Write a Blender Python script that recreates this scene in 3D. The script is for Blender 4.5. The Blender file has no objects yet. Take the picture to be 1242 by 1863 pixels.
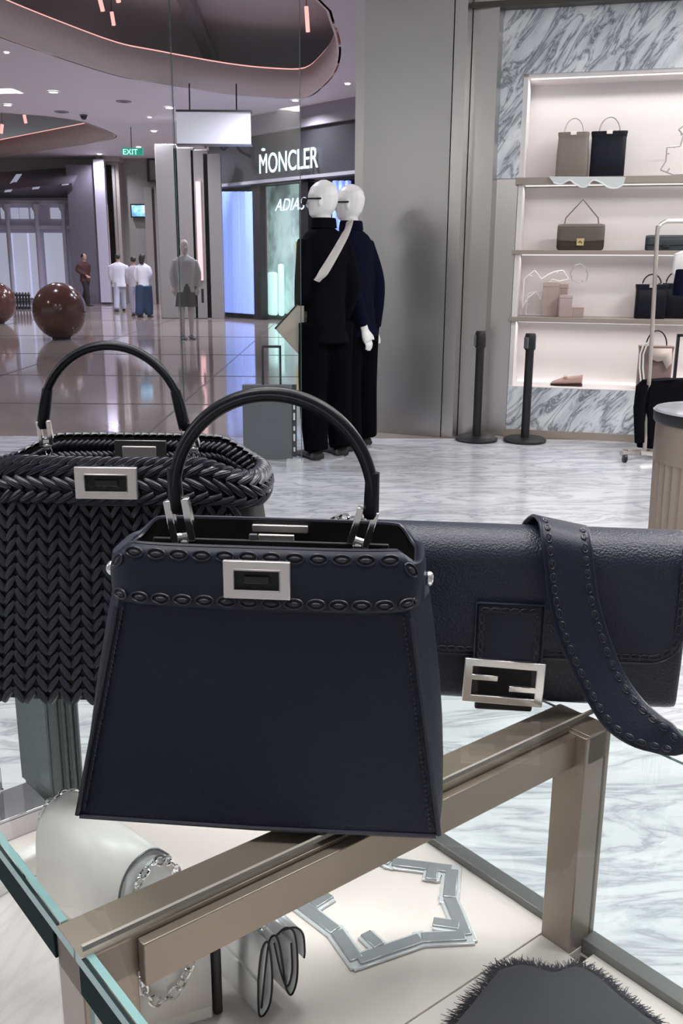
import bpy, math, random
from mathutils import Vector, Matrix, Euler
from mathutils.geometry import tessellate_polygon
random.seed(7)
PI = math.pi
SC = bpy.context.scene
COL = SC.collection
# ------------------------------------------------------------ camera
F, CX, CY, H = 1700.0, 621.0, 931.5, 1.35
PITCH, ROLL = math.radians(14.86), 0.0064
fwd = Vector((0, math.cos(PITCH), -math.sin(PITCH)))
rt0 = Vector((1, 0, 0)); up0 = Vector((0, math.sin(PITCH), math.cos(PITCH)))
rt = rt0 * math.cos(ROLL) + up0 * math.sin(ROLL)
up = -rt0 * math.sin(ROLL) + up0 * math.cos(ROLL)
CAM = Vector((0, 0, H))
cd = bpy.data.cameras.new('camera'); cam = bpy.data.objects.new('camera', cd); COL.objects.link(cam)
cam.matrix_world = Matrix(((rt.x, up.x, -fwd.x, 0), (rt.y, up.y, -fwd.y, 0), (rt.z, up.z, -fwd.z, H), (0, 0, 0, 1)))
cd.sensor_fit = 'VERTICAL'; cd.sensor_height = 36.0; cd.lens = 36.0 * F / 1863.0
cd.clip_start = 0.05; cd.clip_end = 200
SC.camera = cam
# ------------------------------------------------------------ world, exposure
w = bpy.data.worlds.new('world'); SC.world = w; w.use_nodes = True
w.node_tree.nodes['Background'].inputs[0].default_value = (0.80, 0.80, 0.86, 1)
w.node_tree.nodes['Background'].inputs[1].default_value = 0.55
SC.view_settings.view_transform = 'Standard'; SC.view_settings.look = 'None'
SC.view_settings.gamma = 1; SC.view_settings.use_curve_mapping = False
SC.view_settings.exposure = 0.12
# ------------------------------------------------------------ large lights
def area(name, loc, size, power, color=(1, 1, 1), target=None, rot=None):
    l = bpy.data.lights.new(name, 'AREA'); l.shape = 'RECTANGLE'; l.size, l.size_y = size
    l.energy = power; l.color = color
    o = bpy.data.objects.new(name, l); COL.objects.link(o); o.location = loc
    if target is not None:
        o.rotation_euler = (Vector(target) - Vector(loc)).to_track_quat('-Z', 'Y').to_euler()
    elif rot: o.rotation_euler = rot
    return o
for x, y, p in ((-0.9, 0.5, 36), (1.1, 0.7, 36), (-0.2, 2.0, 44), (1.5, 2.1, 42), (3.3, 4.4, 95), (-5.3, 1.2, 60), (4.0, 6.2, 46)):
    area('store_ceiling_light', (x, y, 3.40), (1.4, 0.35), p, (1.0, 0.985, 0.97))
def spot(name, loc, power, color, size=2.6, rad=0.06):
    l = bpy.data.lights.new(name, 'SPOT'); l.energy = power; l.color = color
    l.spot_size = size; l.spot_blend = 0.8; l.shadow_soft_size = rad
    o = bpy.data.objects.new(name, l); COL.objects.link(o); o.location = loc; return o

# ------------------------------------------------------------ helpers: pixel of the photograph -> point in the place
def ray(x, y): return fwd + rt * ((x - CX) / F) - up * ((y - CY) / F)
def onz(x, y, z): d = ray(x, y); return CAM + d * ((z - H) / d.z)
def ony(x, y, Y): d = ray(x, y); return CAM + d * (Y / d.y)
def onp(x, y, p, n):
    d = ray(x, y); n = Vector(n); return CAM + d * ((Vector(p) - CAM).dot(n) / d.dot(n))

# ------------------------------------------------------------ mesh builder
class MB:
    def __init__(s): s.v = []; s.f = []; s.m = []
    def add(s, vs, fs, mi=0):
        b = len(s.v); s.v += [Vector(v) for v in vs]; s.f += [tuple(i + b for i in f) for f in fs]; s.m += [mi] * len(fs); return s
    def box(s, lo, hi, M=None, mi=0):
        x0, y0, z0 = lo; x1, y1, z1 = hi
        vs = [Vector(p) for p in ((x0,y0,z0),(x1,y0,z0),(x1,y1,z0),(x0,y1,z0),(x0,y0,z1),(x1,y0,z1),(x1,y1,z1),(x0,y1,z1))]
        if M is not None: vs = [M @ v for v in vs]
        return s.add(vs, [(0,3,2,1),(4,5,6,7),(0,1,5,4),(1,2,6,5),(2,3,7,6),(3,0,4,7)], mi)
    def loft(s, rings, cap0=True, cap1=True, closed=True, mi=0):
        n = len(rings[0]); vs = [p for r in rings for p in r]; fs = []
        for i in range(len(rings) - 1):
            for j in range(n if closed else n - 1):
                k = (j + 1) % n; fs.append((i*n+j, i*n+k, (i+1)*n+k, (i+1)*n+j))
        if cap0: fs.append(tuple(range(n))[::-1])
        if cap1: fs.append(tuple((len(rings)-1)*n + j for j in range(n)))
        return s.add(vs, fs, mi)
    def tube(s, path, r, seg=8, closed=False, flat=1.0, ref=None, mi=0):
        P = [Vector(p) for p in path]; n = len(P); rings = []
        R = r if isinstance(r, (list, tuple)) else [r] * n
        nrm = None
        for i in range(n):
            if closed: t = P[(i+1) % n] - P[i-1]
            else: t = P[min(i+1, n-1)] - P[max(i-1, 0)]
            t.normalize()
            if ref is not None: a = Vector(ref) - t * t.dot(Vector(ref))
            elif nrm is None: a = t.orthogonal()
            else: a = nrm - t * t.dot(nrm)
            if a.length < 1e-6: a = t.orthogonal()
            a.normalize(); nrm = a; b = t.cross(a)
            rings.append([P[i] + a * (R[i] * math.cos(2*PI*k/seg)) + b * (R[i] * flat * math.sin(2*PI*k/seg)) for k in range(seg)])
        if closed: rings.append(rings[0]); return s.loft(rings, False, False, mi=mi)
        return s.loft(rings, mi=mi)
    def lathe(s, prof, seg=24, c=(0,0,0), cap0=True, cap1=True, mi=0):
        c = Vector(c)
        return s.loft([[c + Vector((r*math.cos(2*PI*k/seg), r*math.sin(2*PI*k/seg), z)) for k in range(seg)] for r, z in prof], cap0, cap1, mi=mi)
    def ball(s, c, r, seg=16, rings=10, M=None, mi=0):
        c = Vector(c); r = Vector(r) if not isinstance(r, (int, float)) else Vector((r, r, r))
        L = []
        for i in range(rings + 1):
            a = -PI/2 + PI * i / rings; a = max(min(a, PI/2 - .02), -PI/2 + .02)
            q = [Vector((r.x*math.cos(a)*math.cos(2*PI*k/seg), r.y*math.cos(a)*math.sin(2*PI*k/seg), r.z*math.sin(a))) for k in range(seg)]
            if M is not None: q = [M @ p for p in q]
            L.append([c + p for p in q])
        return s.loft(L, mi=mi)
    def prism(s, poly, h, M=None, mi=0, z0=0):
        n = len(poly)
        a = [Vector((p[0], p[1], z0)) for p in poly]; b = [Vector((p[0], p[1], z0 + h)) for p in poly]
        if M is not None: a = [M @ p for p in a]; b = [M @ p for p in b]
        tri = tessellate_polygon([[Vector((p[0], p[1], 0)) for p in poly]])
        vs = a + b
        fs = [tuple(t) for t in tri] + [tuple(i + n for i in t)[::-1] for t in tri] + [(i, (i+1) % n, (i+1) % n + n, i + n) for i in range(n)]
        return s.add(vs, fs, mi)
    def mesh(s, name, mats, smooth=True, ang=35):
        me = bpy.data.meshes.new(name); me.from_pydata([tuple(v) for v in s.v], [], s.f)
        for m in (mats if isinstance(mats, (list, tuple)) else [mats]): me.materials.append(m)
        me.polygons.foreach_set('material_index', s.m)
        import bmesh
        bm = bmesh.new(); bm.from_mesh(me); bmesh.ops.recalc_face_normals(bm, faces=bm.faces); bm.to_mesh(me); bm.free()
        if smooth:
            me.shade_smooth(); me.set_sharp_from_angle(angle=math.radians(ang))
        me.update(); return me

def wmat(o):
    m = Matrix.Identity(4)
    while o is not None: m = o.matrix_basis @ m; o = o.parent
    return m
def add(name, mb, mats, parent=None, world=False, bev=0, solid=0, subsurf=0, remesh=0, ang=35, smooth=True, label=None, seg=2, soff=-1):
    if world and parent is not None:
        inv = wmat(parent).inverted(); mb.v = [inv @ v for v in mb.v]
    me = mb.mesh(name, mats, smooth, ang); o = bpy.data.objects.new(name, me); COL.objects.link(o); o.parent = parent
    if remesh:
        m = o.modifiers.new('remesh', 'REMESH'); m.mode = 'VOXEL'; m.voxel_size = remesh; m.use_smooth_shade = True
        m = o.modifiers.new('smooth', 'SMOOTH'); m.iterations = 3; m.factor = .5
    if solid:
        m = o.modifiers.new('solid', 'SOLIDIFY'); m.thickness = solid; m.offset = soff
    if bev:
        m = o.modifiers.new('bevel', 'BEVEL'); m.width = bev; m.segments = seg; m.limit_method = 'ANGLE'; m.angle_limit = math.radians(30)
    if subsurf:
        m = o.modifiers.new('sub', 'SUBSURF'); m.levels = m.render_levels = subsurf
    if label: o['label'] = label
    return o
def tag(o, label, cat=None, group=None):
    o['label'] = label
    if cat: o['category'] = cat
    if group: o['group'] = group
    return o
def thing(name, label, cat, loc=(0,0,0), rz=0, group=None):
    o = bpy.data.objects.new(name, None); COL.objects.link(o); o.empty_display_size = .1
    o.location = loc; o.rotation_euler = (0, 0, rz); return tag(o, label, cat, group)
def struct(name, mb, mats, bev=0, **k):
    o = add(name, mb, mats, None, bev=bev, **k); o['kind'] = 'structure'; return o
def inst(name, me, parent, M):
    o = bpy.data.objects.new(name, me); COL.objects.link(o); o.parent = parent; o.matrix_basis = M; return o
def frame(p, x, y, z):
    return Matrix(((x.x, y.x, z.x, p.x), (x.y, y.y, z.y, p.y), (x.z, y.z, z.z, p.z), (0, 0, 0, 1)))
def smoothstep(a, b, x):
    t = max(0, min(1, (x - a) / (b - a))); return t * t * (3 - 2 * t)
def catmull(P, n):
    P = [Vector(p) for p in P]; out = []
    for i in range(len(P) - 1):
        p0, p1, p2, p3 = P[max(i-1, 0)], P[i], P[i+1], P[min(i+2, len(P)-1)]
        for k in range(n):
            t = k / n
            out.append(.5 * ((2*p1) + (p2-p0)*t + (2*p0-5*p1+4*p2-p3)*t*t + (3*p1-p0-3*p2+p3)*t**3))
    return out + [P[-1]]

# ------------------------------------------------------------ materials
def mat(name, col, rough=.5, metal=0, emit=0, ecol=None, spec=None, coat=0, trans=0, alpha=1):
    m = bpy.data.materials.new(name); m.use_nodes = True; b = m.node_tree.nodes['Principled BSDF']
    b.inputs['Base Color'].default_value = (*col, 1); b.inputs['Roughness'].default_value = rough; b.inputs['Metallic'].default_value = metal
    if emit: b.inputs['Emission Color'].default_value = (*(ecol or col), 1); b.inputs['Emission Strength'].default_value = emit
    if spec is not None: b.inputs['Specular IOR Level'].default_value = spec
    if coat: b.inputs['Coat Weight'].default_value = coat
    if trans: b.inputs['Transmission Weight'].default_value = trans
    if alpha < 1: b.inputs['Alpha'].default_value = alpha
    return m
def nodes(m): return m.node_tree.nodes, m.node_tree.links, m.node_tree.nodes['Principled BSDF']
def coords(m, scale=(1,1,1), rot=(0,0,0), tex=False):
    N, L, b = nodes(m); t = N.new('ShaderNodeTexCoord'); mp = N.new('ShaderNodeMapping')
    mp.inputs['Scale'].default_value = scale; mp.inputs['Rotation'].default_value = rot
    if tex: mp.vector_type = 'TEXTURE'; mp.inputs['Scale'].default_value = tuple(1/s for s in scale)
    L.new(t.outputs['Object'], mp.inputs['Vector']); return mp.outputs['Vector']
def bump(m, fac, strength, dist=.001):
    N, L, b = nodes(m); bp = N.new('ShaderNodeBump'); bp.inputs['Strength'].default_value = strength; bp.inputs['Distance'].default_value = dist
    L.new(fac, bp.inputs['Height']); L.new(bp.outputs['Normal'], b.inputs['Normal'])
def noise(m, vec, scale, detail=4, rough=.5, dist=0):
    N, L, b = nodes(m); n = N.new('ShaderNodeTexNoise'); n.inputs['Scale'].default_value = scale
    n.inputs['Detail'].default_value = detail; n.inputs['Roughness'].default_value = rough; n.inputs['Distortion'].default_value = dist
    L.new(vec, n.inputs['Vector']); return n.outputs['Fac']
def ramp(m, fac, stops, inp='Base Color'):
    N, L, b = nodes(m); r = N.new('ShaderNodeValToRGB'); e = r.color_ramp.elements
    while len(e) < len(stops): e.new(.5)
    for i, (p, c) in enumerate(stops): e[i].position = p; e[i].color = (*c, 1) if len(c) == 3 else c
    L.new(fac, r.inputs['Fac'])
    if inp: L.new(r.outputs['Color'], b.inputs[inp])
    return r.outputs['Color']
def leather(name, col, rough=.45, scale=520, strength=.35, spec=.5):
    m = mat(name, col, rough, spec=spec); N, L, b = nodes(m); v = coords(m)
    n = N.new('ShaderNodeTexVoronoi'); n.inputs['Scale'].default_value = scale; L.new(v, n.inputs['Vector'])
    nz = noise(m, v, 6, 3)
    mm = N.new('ShaderNodeMath'); mm.operation = 'MULTIPLY'; L.new(n.outputs['Distance'], mm.inputs[0]); L.new(nz, mm.inputs[1])
    bump(m, mm.outputs[0], strength, .0012)
    return m
def marble(name, scale, rot, base, vein, rough, s2=2.2, stops=None, grain=1.0):
    m = mat(name, base, rough); N, L, b = nodes(m)
    v = coords(m, scale, rot, True); d = noise(m, v, s2*.6, 3, .55)
    mix = N.new('ShaderNodeMixRGB'); mix.blend_type = 'ADD'; mix.inputs[0].default_value = .40; L.new(v, mix.inputs[1]); L.new(d, mix.inputs[2])
    a = noise(m, mix.outputs[0], s2, 6, .62, 1.1)
    sub = N.new('ShaderNodeMath'); sub.operation = 'SUBTRACT'; sub.inputs[1].default_value = .5; L.new(a, sub.inputs[0])
    ab = N.new('ShaderNodeMath'); ab.operation = 'ABSOLUTE'; L.new(sub.outputs[0], ab.inputs[0])
    mid = tuple((x + y) / 2 for x, y in zip(base, vein))
    ca = ramp(m, ab.outputs[0], [(0, vein), (.022, mid), (.07, base), (.3, base)], None)
    c2 = noise(m, v, s2 * .8, 5, .6)
    cb = ramp(m, c2, [(.38, tuple(.5*x + .5*y for x, y in zip(base, vein))), (.62, base)], None)
    mx = N.new('ShaderNodeMixRGB'); mx.blend_type = 'MULTIPLY'; mx.inputs[0].default_value = .8
    L.new(ca, mx.inputs[1]); L.new(cb, mx.inputs[2]); L.new(mx.outputs[0], b.inputs['Base Color'])
    return m
def brushed(name, col, rough=.32, scale=(400, 400, 3), metal=1.0):
    m = mat(name, col, rough, metal); f = noise(m, coords(m, scale), 1, 3); bump(m, f, .08, .001); return m
def glass(name, tint=(.96,.98,.975), refl=1.0, ior=1.45):
    m = bpy.data.materials.new(name); m.use_nodes = True; N = m.node_tree.nodes; L = m.node_tree.links
    N.remove(N['Principled BSDF']); out = N['Material Output']
    t = N.new('ShaderNodeBsdfTransparent'); t.inputs[0].default_value = (*tint, 1)
    g = N.new('ShaderNodeBsdfGlossy'); g.inputs['Roughness'].default_value = 0.0; g.inputs[0].default_value = (refl, refl, refl, 1)
    fr = N.new('ShaderNodeFresnel'); fr.inputs[0].default_value = ior
    ge = N.new('ShaderNodeNewGeometry'); iv = N.new('ShaderNodeMath'); iv.operation = 'SUBTRACT'; iv.inputs[0].default_value = 1; L.new(ge.outputs['Backfacing'], iv.inputs[1])
    fm = N.new('ShaderNodeMath'); fm.operation = 'MULTIPLY'; L.new(fr.outputs[0], fm.inputs[0]); L.new(iv.outputs[0], fm.inputs[1])
    mx = N.new('ShaderNodeMixShader'); L.new(fm.outputs[0], mx.inputs[0]); L.new(t.outputs[0], mx.inputs[1]); L.new(g.outputs[0], mx.inputs[2])
    L.new(mx.outputs[0], out.inputs[0]); return m

M_floor = marble('white_marble_floor', (1.0, 3.6, 1), (0, 0, .06), (.78, .79, .81), (.47, .49, .52), .17, 1.7)
M_mwall = marble('veined_marble_wall', (5.2, 3, 1.2), (0, math.radians(36), 0), (.88, .90, .92), (.20, .23, .27), .3, 1.7)
M_mall = mat('polished_beige_floor', (.30, .255, .235), .07, spec=.6)
_f = noise(M_mall, coords(M_mall, (.5, .5, .5)), 1.2, 5); ramp(M_mall, _f, [(.3, (.25, .205, .185)), (.7, (.35, .295, .27))])
M_steel = brushed('brushed_steel', (.50, .49, .48), .36)
M_steel2 = brushed('dull_steel', (.56, .54, .53), .30)
M_white = mat('white_paint', (.8, .79, .79), .6)
M_wallp = mat('warm_grey_paint', (.55, .53, .52), .6)
M_mceil = mat('mall_ceiling_paint', (.84, .81, .88), .55)
M_lip = mat('peach_fascia', (.86, .77, .75), .5)
M_uceil = mat('upper_ceiling', (.62, .58, .62), .35)
M_pink = mat('pink_led', (1, .35, .3), .5, emit=1.25, ecol=(1, .42, .38))
M_lamp = mat('lamp_lens', (1, 1, 1), .5, emit=14, ecol=(1, .97, .92))
M_bronze = brushed('bronze_metal', (.34, .272, .222), .34, (3, 3, 300), .55)
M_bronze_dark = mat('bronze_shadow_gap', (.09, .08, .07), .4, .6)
M_glass = glass('clear_glass')
M_gtop = glass('table_glass', (.965, .985, .98))
M_gedge = mat('green_glass_edge', (.26, .42, .42), .15, spec=.8)
M_gdark = mat('dark_green_edge', (.035, .085, .08), .15, spec=.7)
M_board = mat('cream_board', (.79, .70, .67), .5)
M_navy = leather('navy_leather', (.0070, .0100, .025), .50, 520, .5, .34)
M_navyb = leather('navy_band_leather', (.0085, .012, .026), .45, 900, .10, .32)
M_edge = mat('edge_paint', (.018, .020, .032), .35)
M_lining = mat('black_lining', (.002, .002, .003), .6)
M_weave = mat('woven_leather', (.014, .016, .027), .36, spec=.6)
M_weave0 = mat('woven_base', (.003, .003, .006), .6)
M_handle = mat('black_handle_leather', (.004, .005, .008), .33, spec=.30)
M_hole = mat('stitch_shadow', (.004, .005, .010), .6)
M_chrome = mat('chrome', (.86, .85, .85), .10, 1)
M_satin = mat('satin_nickel', (.74, .69, .67), .34, .9)
M_silver = mat('silver_leather', (.82, .83, .85), .30, .35)
M_silver2 = mat('pale_silver_leather', (.90, .86, .84), .42, .05)
M_black = mat('matte_black', (.008, .008, .010), .45)
M_suit = mat('black_wool', (.0035, .0035, .006), 1, spec=.08)
M_suit2 = mat('navy_wool', (.004, .005, .015), 1, spec=.08)
M_manq = mat('white_mannequin', (.86, .85, .84), .35)
M_taupe = mat('taupe_trim', (.32, .27, .235), .45)
M_niche = mat('niche_back', (.74, .70, .70), .6)
M_strip = mat('shelf_light_strip', (1, 1, 1), .5, emit=.8, ecol=(1, .95, .93))
M_ball = mat('brown_gloss', (.075, .020, .013), .16, coat=.2)
M_plastic = mat('clear_acrylic', (.80, .82, .84), .06, spec=.9, alpha=.45)
M_grey = mat('grey_panel', (.12, .125, .14), .3)
# ============================================================ SETTING
b = MB(); b.box((-6, -3.2, -.1), (6.5, 7.4, 0)); struct('floor', b, M_floor)
b = MB(); b.box((-24, 7.402, -.1), (8, 40, -.002)); struct('floor_mall', b, M_mall)
# inlaid joints of the mall floor
b = MB()
for y in (9.2, 11.6, 14.4, 18.0, 23.0, 29.0): b.box((-24, y, -.004), (2, y + .03, .0015))
for x in (-1.6, -4.2, -7.5): b.box((x, 7.45, -.004), (x + .02, 39, .0012))
struct('trim_1', b, mat('floor_joint', (.10, .075, .065), .2), smooth=False)
# shop: walls behind and beside the camera, ceiling
b = MB(); b.box((-6, -3.3, 0), (6.5, -3.2, 3.45)); struct('wall_back', b, M_wallp)
b = MB(); b.box((-6.1, -3.3, 0), (-6, 6.9, 3.45)); struct('wall_left', b, M_wallp)
b = MB(); b.box((6.5, -3.3, 0), (6.6, 7.6, 3.45)); struct('wall_right', b, M_wallp)
b = MB(); b.box((-6.1, -3.3, 3.42), (6.6, 7.35, 3.55)); struct('ceiling', b, M_white)

# shelf wall plane
SP = Vector((1.34, 7.55, 0)); SW = Vector((.968, -.25, 0)).normalized(); SN = Vector((SW.y, -SW.x, 0))  # SN points at the camera side
if SN.y > 0: SN = -SN
def sp(x, y, off=0): return onp(x, y, SP + SN * off, SN)      # photograph pixel -> point on the shelf plane
def sc(p): return ((p - SP).dot(SW), p.z)                      # -> wall coordinates (along, height)
def wbox(mb, a0, a1, z0, z1, d0, d1, mi=0):                    # box in wall coordinates, d measured away from camera
    M = frame(SP, SW, -SN, Vector((0, 0, 1))); return mb.box((a0, d0, z0), (a1, d1, z1), M, mi)
NL = sc(sp(938, 420))[0]                                       # left edge of the niche
z_top = sc(sp(1000, 133))[1]; z1 = sc(sp(1000, 329))[1]; z2 = sc(sp(1000, 459))[1]; z3 = sc(sp(1000, 582))[1]; z4 = sc(sp(1000, 706))[1]
zmh = sc(sp(900, 325))[1]
aL = sc(sp(878, 5))[0]; NR = NL + 2.9
# marble wall: header, left strip, plinth
b = MB(); wbox(b, aL - .15, NR + .4, z_top, 3.42, 0, .5); wbox(b, aL, NL, zmh, z_top, 0, .5); wbox(b, NR, NR + .4, 0, z_top, 0, .5)
wbox(b, NL, NR, .06, z4, 0, .5)
struct('wall_shelving', b, M_mwall, smooth=False)
b = MB(); wbox(b, NL - .02, NR, 0, .06, -.006, .5); struct('baseboard_shelving', b, M_taupe, smooth=False)
b = MB(); wbox(b, aL - .3, NL - .004, 0, zmh, .02, .5); struct('wall_steel', b, M_steel2, smooth=False)
# dark cornice at the ceiling
b = MB(); wbox(b, aL - .2, NR + .4, 3.16, 3.2, -.12, 0)
c_ = struct('trim_2', b, M_bronze_dark, smooth=False)
# lit niche with shelves
nt = thing('display_niche', 'large backlit pale pink wall niche with three taupe shelves set in marble', 'shelving', SP + SW * NL - SN * .0)
b = MB(); wbox(b, NL, NR, z4, z_top, .38, .42); add('back_panel', b, M_niche, nt, True, smooth=False)
b = MB(); wbox(b, NL, NL + .035, z4, z_top, .012, .38); add('side_panel', b, M_niche, nt, True, smooth=False)
b = MB(); wbox(b, NL, NR, z_top - .02, z_top, .012, .38); add('top_panel', b, M_niche, nt, True, smooth=False)
b = MB(); wbox(b, NL, NR, z4, z4 + .006, .0, .38); add('bottom_panel', b, M_niche, nt, True, smooth=False)
for z, th in ((z1, .05), (z2, .03), (z3, .035)):
    b = MB(); wbox(b, NL - .02, NR, z - th / 2, z + th / 2, -.02, .34); s_ = add('shelf', b, M_taupe, nt, True, bev=.002)
for z, p in ((z_top - .02, 8), (z1 - .026, 4), (z2 - .016, 3.6), (z3 - .019, 5.5)):
    b = MB(); wbox(b, NL + .05, NR, z - .006, z, .07, .09); add('light_strip', b, M_strip, nt, True, smooth=False)
    c = SP + SW * (NL + 1.35) - SN * .2 + Vector((0, 0, z - .02))
    o = area('shelf_light', c, (2.6, .12), p, (1, .95, .94)); o.rotation_euler = (math.radians(-16), 0, math.atan2(SW.y, SW.x))
c = SP + SW * (NL + 1.35) - SN * .31 + Vector((0, 0, z4 + .03))
b = MB(); wbox(b, NL + .05, NR, z4 + .006, z4 + .02, .34, .375); add('light_strip', b, M_strip, nt, True, smooth=False)

# steel pillar beside the shop window
def cp(x, Y=0): return onz(x, 795, 0)
c0 = onz(655, 783, 0); c1 = onz(800, 795, 0)
cw = (c1 - c0).normalized(); cn = Vector((cw.y, -cw.x, 0)); wid = (c1 - c0).length
MC = frame(c0, cw, -cn, Vector((0, 0, 1)))
b = MB(); b.box((0, 0, 0), (wid, .5, 3.42), MC); struct('wall_pillar', b, M_steel, smooth=False)
b = MB(); b.box((-.085, .03, 0), (-.005, .5, 3.42), MC); b.box((wid + .006, .01, 0), (wid + .1, .5, 3.42), MC); b.box((wid + .105, .14, 0), (wid + .30, .5, 3.42), MC)
struct('trim_3', b, M_steel2, smooth=False)

# shop window panes (clear glass with green edges)
def pane(name, p0, p1, z0, z1, th=.012):
    d = (p1 - p0); L = d.length; d.normalize(); n = Vector((-d.y, d.x, 0)); M = frame(p0, d, n, Vector((0, 0, 1)))
    b = MB(); b.box((0, 0, z0), (L, th, z1), M)
    b.m = [1, 1, 0, 1, 0, 1]
    return struct(name, b, [M_glass, M_gdark], smooth=False)
g1 = onz(548, 850, 0); gx = ony(318, 300, g1.y + .35); gx.z = 0
pane('window_1', gx, g1, .03, 3.42)
pane('window_2', Vector((-6, 6.95, 0)), Vector((gx.x - .02, gx.y + .08, 0)), .03, 3.42)
b = MB(); b.box((-.10, -.05, 0), (.012, .05, .05), frame(g1, Vector((1,0,0)), Vector((0,1,0)), Vector((0,0,1))))
struct('trim_4', b, M_plastic)

# ------------------------------------------------------------ mall ceiling with two light coves
ZC = 4.7
def cz(pts): return [onz(x, y, ZC) for x, y in pts]
h1 = cz([(-80, 34), (0, 67), (100, 102), (211, 137), (283, 150), (412, 170), (500, 178), (556, 177), (588, 155), (608, 130), (616, 100), (614, 70), (604, 40), (598, 20)])
h1 = catmull(h1, 4) + [Vector((-1.0, 11.0, ZC)), Vector((-2.5, 9.2, ZC)), Vector((-12, 8.8, ZC)), Vector((-14, 11, ZC))]
h2 = catmull(cz([(-60, 299), (0, 288), (120, 268), (190, 256), (210, 249), (200, 241), (150, 222), (90, 212), (0, 205), (-60, 200)]), 3)
outer = [Vector((-26, 7.36, ZC)), Vector((8, 7.36, ZC)), Vector((8, 42, ZC)), Vector((-26, 42, ZC))]
tri = tessellate_polygon([outer, h1, h2]); allp = outer + h1 + h2
b = MB(); b.add(allp, [tuple(t) for t in tri]); struct('ceiling_mall', b, M_mceil, smooth=False)
b = MB(); b.box((-26, 7.36, 6.1), (8, 42, 6.2)); struct('ceiling_upper', b, M_uceil, smooth=False)
b = MB(); b.box((-6.1, 7.36, 3.42), (8, 7.40, 6.1)); b.box((-26, 7.36, 3.42), (-6.1, 7.40, 6.1)); struct('wall_fascia', b, M_wallp, smooth=False)
for k, (hp, hh) in enumerate(((h1, .55), (h2, .55))):
    b = MB(); top = [p + Vector((0, 0, hh)) for p in hp]
    b.loft([hp, top], False, False); o = struct('trim_%d' % (5 + k), b, M_lip, solid=.07, soff=0)
    t = thing('cove_light', ('large pink glowing light cove line curving across the mall ceiling', 'smaller pink light cove line in the far mall ceiling at the left')[k], 'cove light', tuple(top[0]))
    b = MB(); b.tube(top, .03, 6, True); add('light_tube', b, M_pink, t, True)
# hanging pink light rods in the coves
rods = [((180, -8), (187, 20), 13), ((203, 22), (207, 46), 15), ((557, 12), (560, 58), 14.5), ((44, 209), (47, 224), 26), ((4, 226), (2, 243), 26), ((212, -12), (216, 4), 12)]
for i, (a, c, Y) in enumerate(rods):
    p, q = ony(*a, Y), ony(*c, Y)
    lab = ['pink light rod hanging in the big ceiling cove at the upper left edge', 'dimmer short pink rod hanging just below the upper left rod', 'pink light rod hanging at the right end of the big ceiling cove', 'small pink rod hanging in the far left cove', 'small pink rod at the left edge in the far cove', 'short pink rod cut by the top of the picture beside the upper left rod'][i]
    t = thing('light_rod', lab, 'hanging light', tuple(q), group='pink rods hanging in the ceiling coves')
    b = MB(); b.tube([q, p], .045 if Y > 20 else .03, 6); add('glowing_tube', b, M_pink, t, True)
    b = MB(); b.tube([p, Vector((p.x, p.y, 6.1))], .006, 4); add('cord', b, M_black, t, True)
# solid bar added for a dark beam reflected in the shop window
t = thing('reflected_beam', 'long dark bar standing in for a reflected beam across the big ceiling cove', 'reflected beam', tuple(onz(345, 0, 5.95)))
b = MB(); b.tube([onz(330, -20, 5.9), onz(372, 80, 5.9), onz(395, 135, 5.9)], .16, 4); add('rail', b, M_grey, t, True)
for x, y in ((345, 20), (385, 112)):
    p = onz(x, y, 5.9); b = MB(); b.tube([p, Vector((p.x, p.y, 6.1))], .02, 6); add('hanger', b, M_black, t, True)

# recessed downlights
dl = [(14, 190, 1.2), (97, 166, 1.3), (308, 195, 1.2), (280, 238, 1), (252, 267, 1.1), (181, 280, 1), (115, 291, 1), (55, 299, .9), (553, 220, 1.1), (537, 182, .9), (632, 190, .8), (632, 152, .7), (437, 238, .8), (412, 254, .9), (437, 254, .9), (370, 259, .8), (272, 213, .6), (12, 95, .5)]
dn = ['bright round ceiling downlight near the left edge', 'brightest round downlight in the upper left of the mall ceiling', 'round downlight beside the tall dark glass edge', 'round downlight lower left of the tall glass edge', 'round downlight just above the green exit sign', 'round downlight above the dark awning, right one', 'round downlight above the dark awning, middle one', 'round downlight above the dark awning, left one',
      'round downlight above the dark sign board with glowing letters', 'round downlight under the right end of the big cove', 'round downlight touching the steel pillar, lower one', 'round downlight touching the steel pillar, upper one', 'small round downlight left of the sign board, highest of three', 'small round downlight left of the sign board, left of a pair', 'small round downlight left of the sign board, right of a pair', 'small round downlight below the reflected white panel', 'tiny round downlight left of the tall glass edge', 'tiny round downlight in the pale band at the far left']
m_ring = mat('downlight_ring', (.75, .74, .76), .4)
ring_me = MB().lathe([(.10, 0), (.10, -.012), (.075, -.016), (.07, -.004)], 16, cap0=False, cap1=False).mesh('ring', m_ring)
lens_me = MB().lathe([(.001, -.010), (.07, -.010)], 16, cap0=False).mesh('lens', M_lamp)
for (x, y, s), lab in zip(dl, dn):
    p = onz(x, y, ZC); t = thing('downlight', lab, 'ceiling light', (p.x, p.y, ZC - .004), group='round downlights in the mall ceiling')
    S = Matrix.Scale(s * .95, 4)
    inst('ring', ring_me, t, S); inst('lens', lens_me, t, S)
    if y < 300: spot('downlight_lamp', (p.x, p.y, ZC - .06), 240, (.90, .86, 1.0))
p = onz(152, 209, ZC); t = thing('ceiling_camera', 'small black dome camera on the mall ceiling', 'camera', (p.x, p.y, ZC - .002))
add('mount', MB().lathe([(.09, 0), (.09, -.03)], 16), M_grey, t); add('dome', MB().ball((0, 0, -.03), (.075, .075, .08)), M_black, t)
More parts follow.
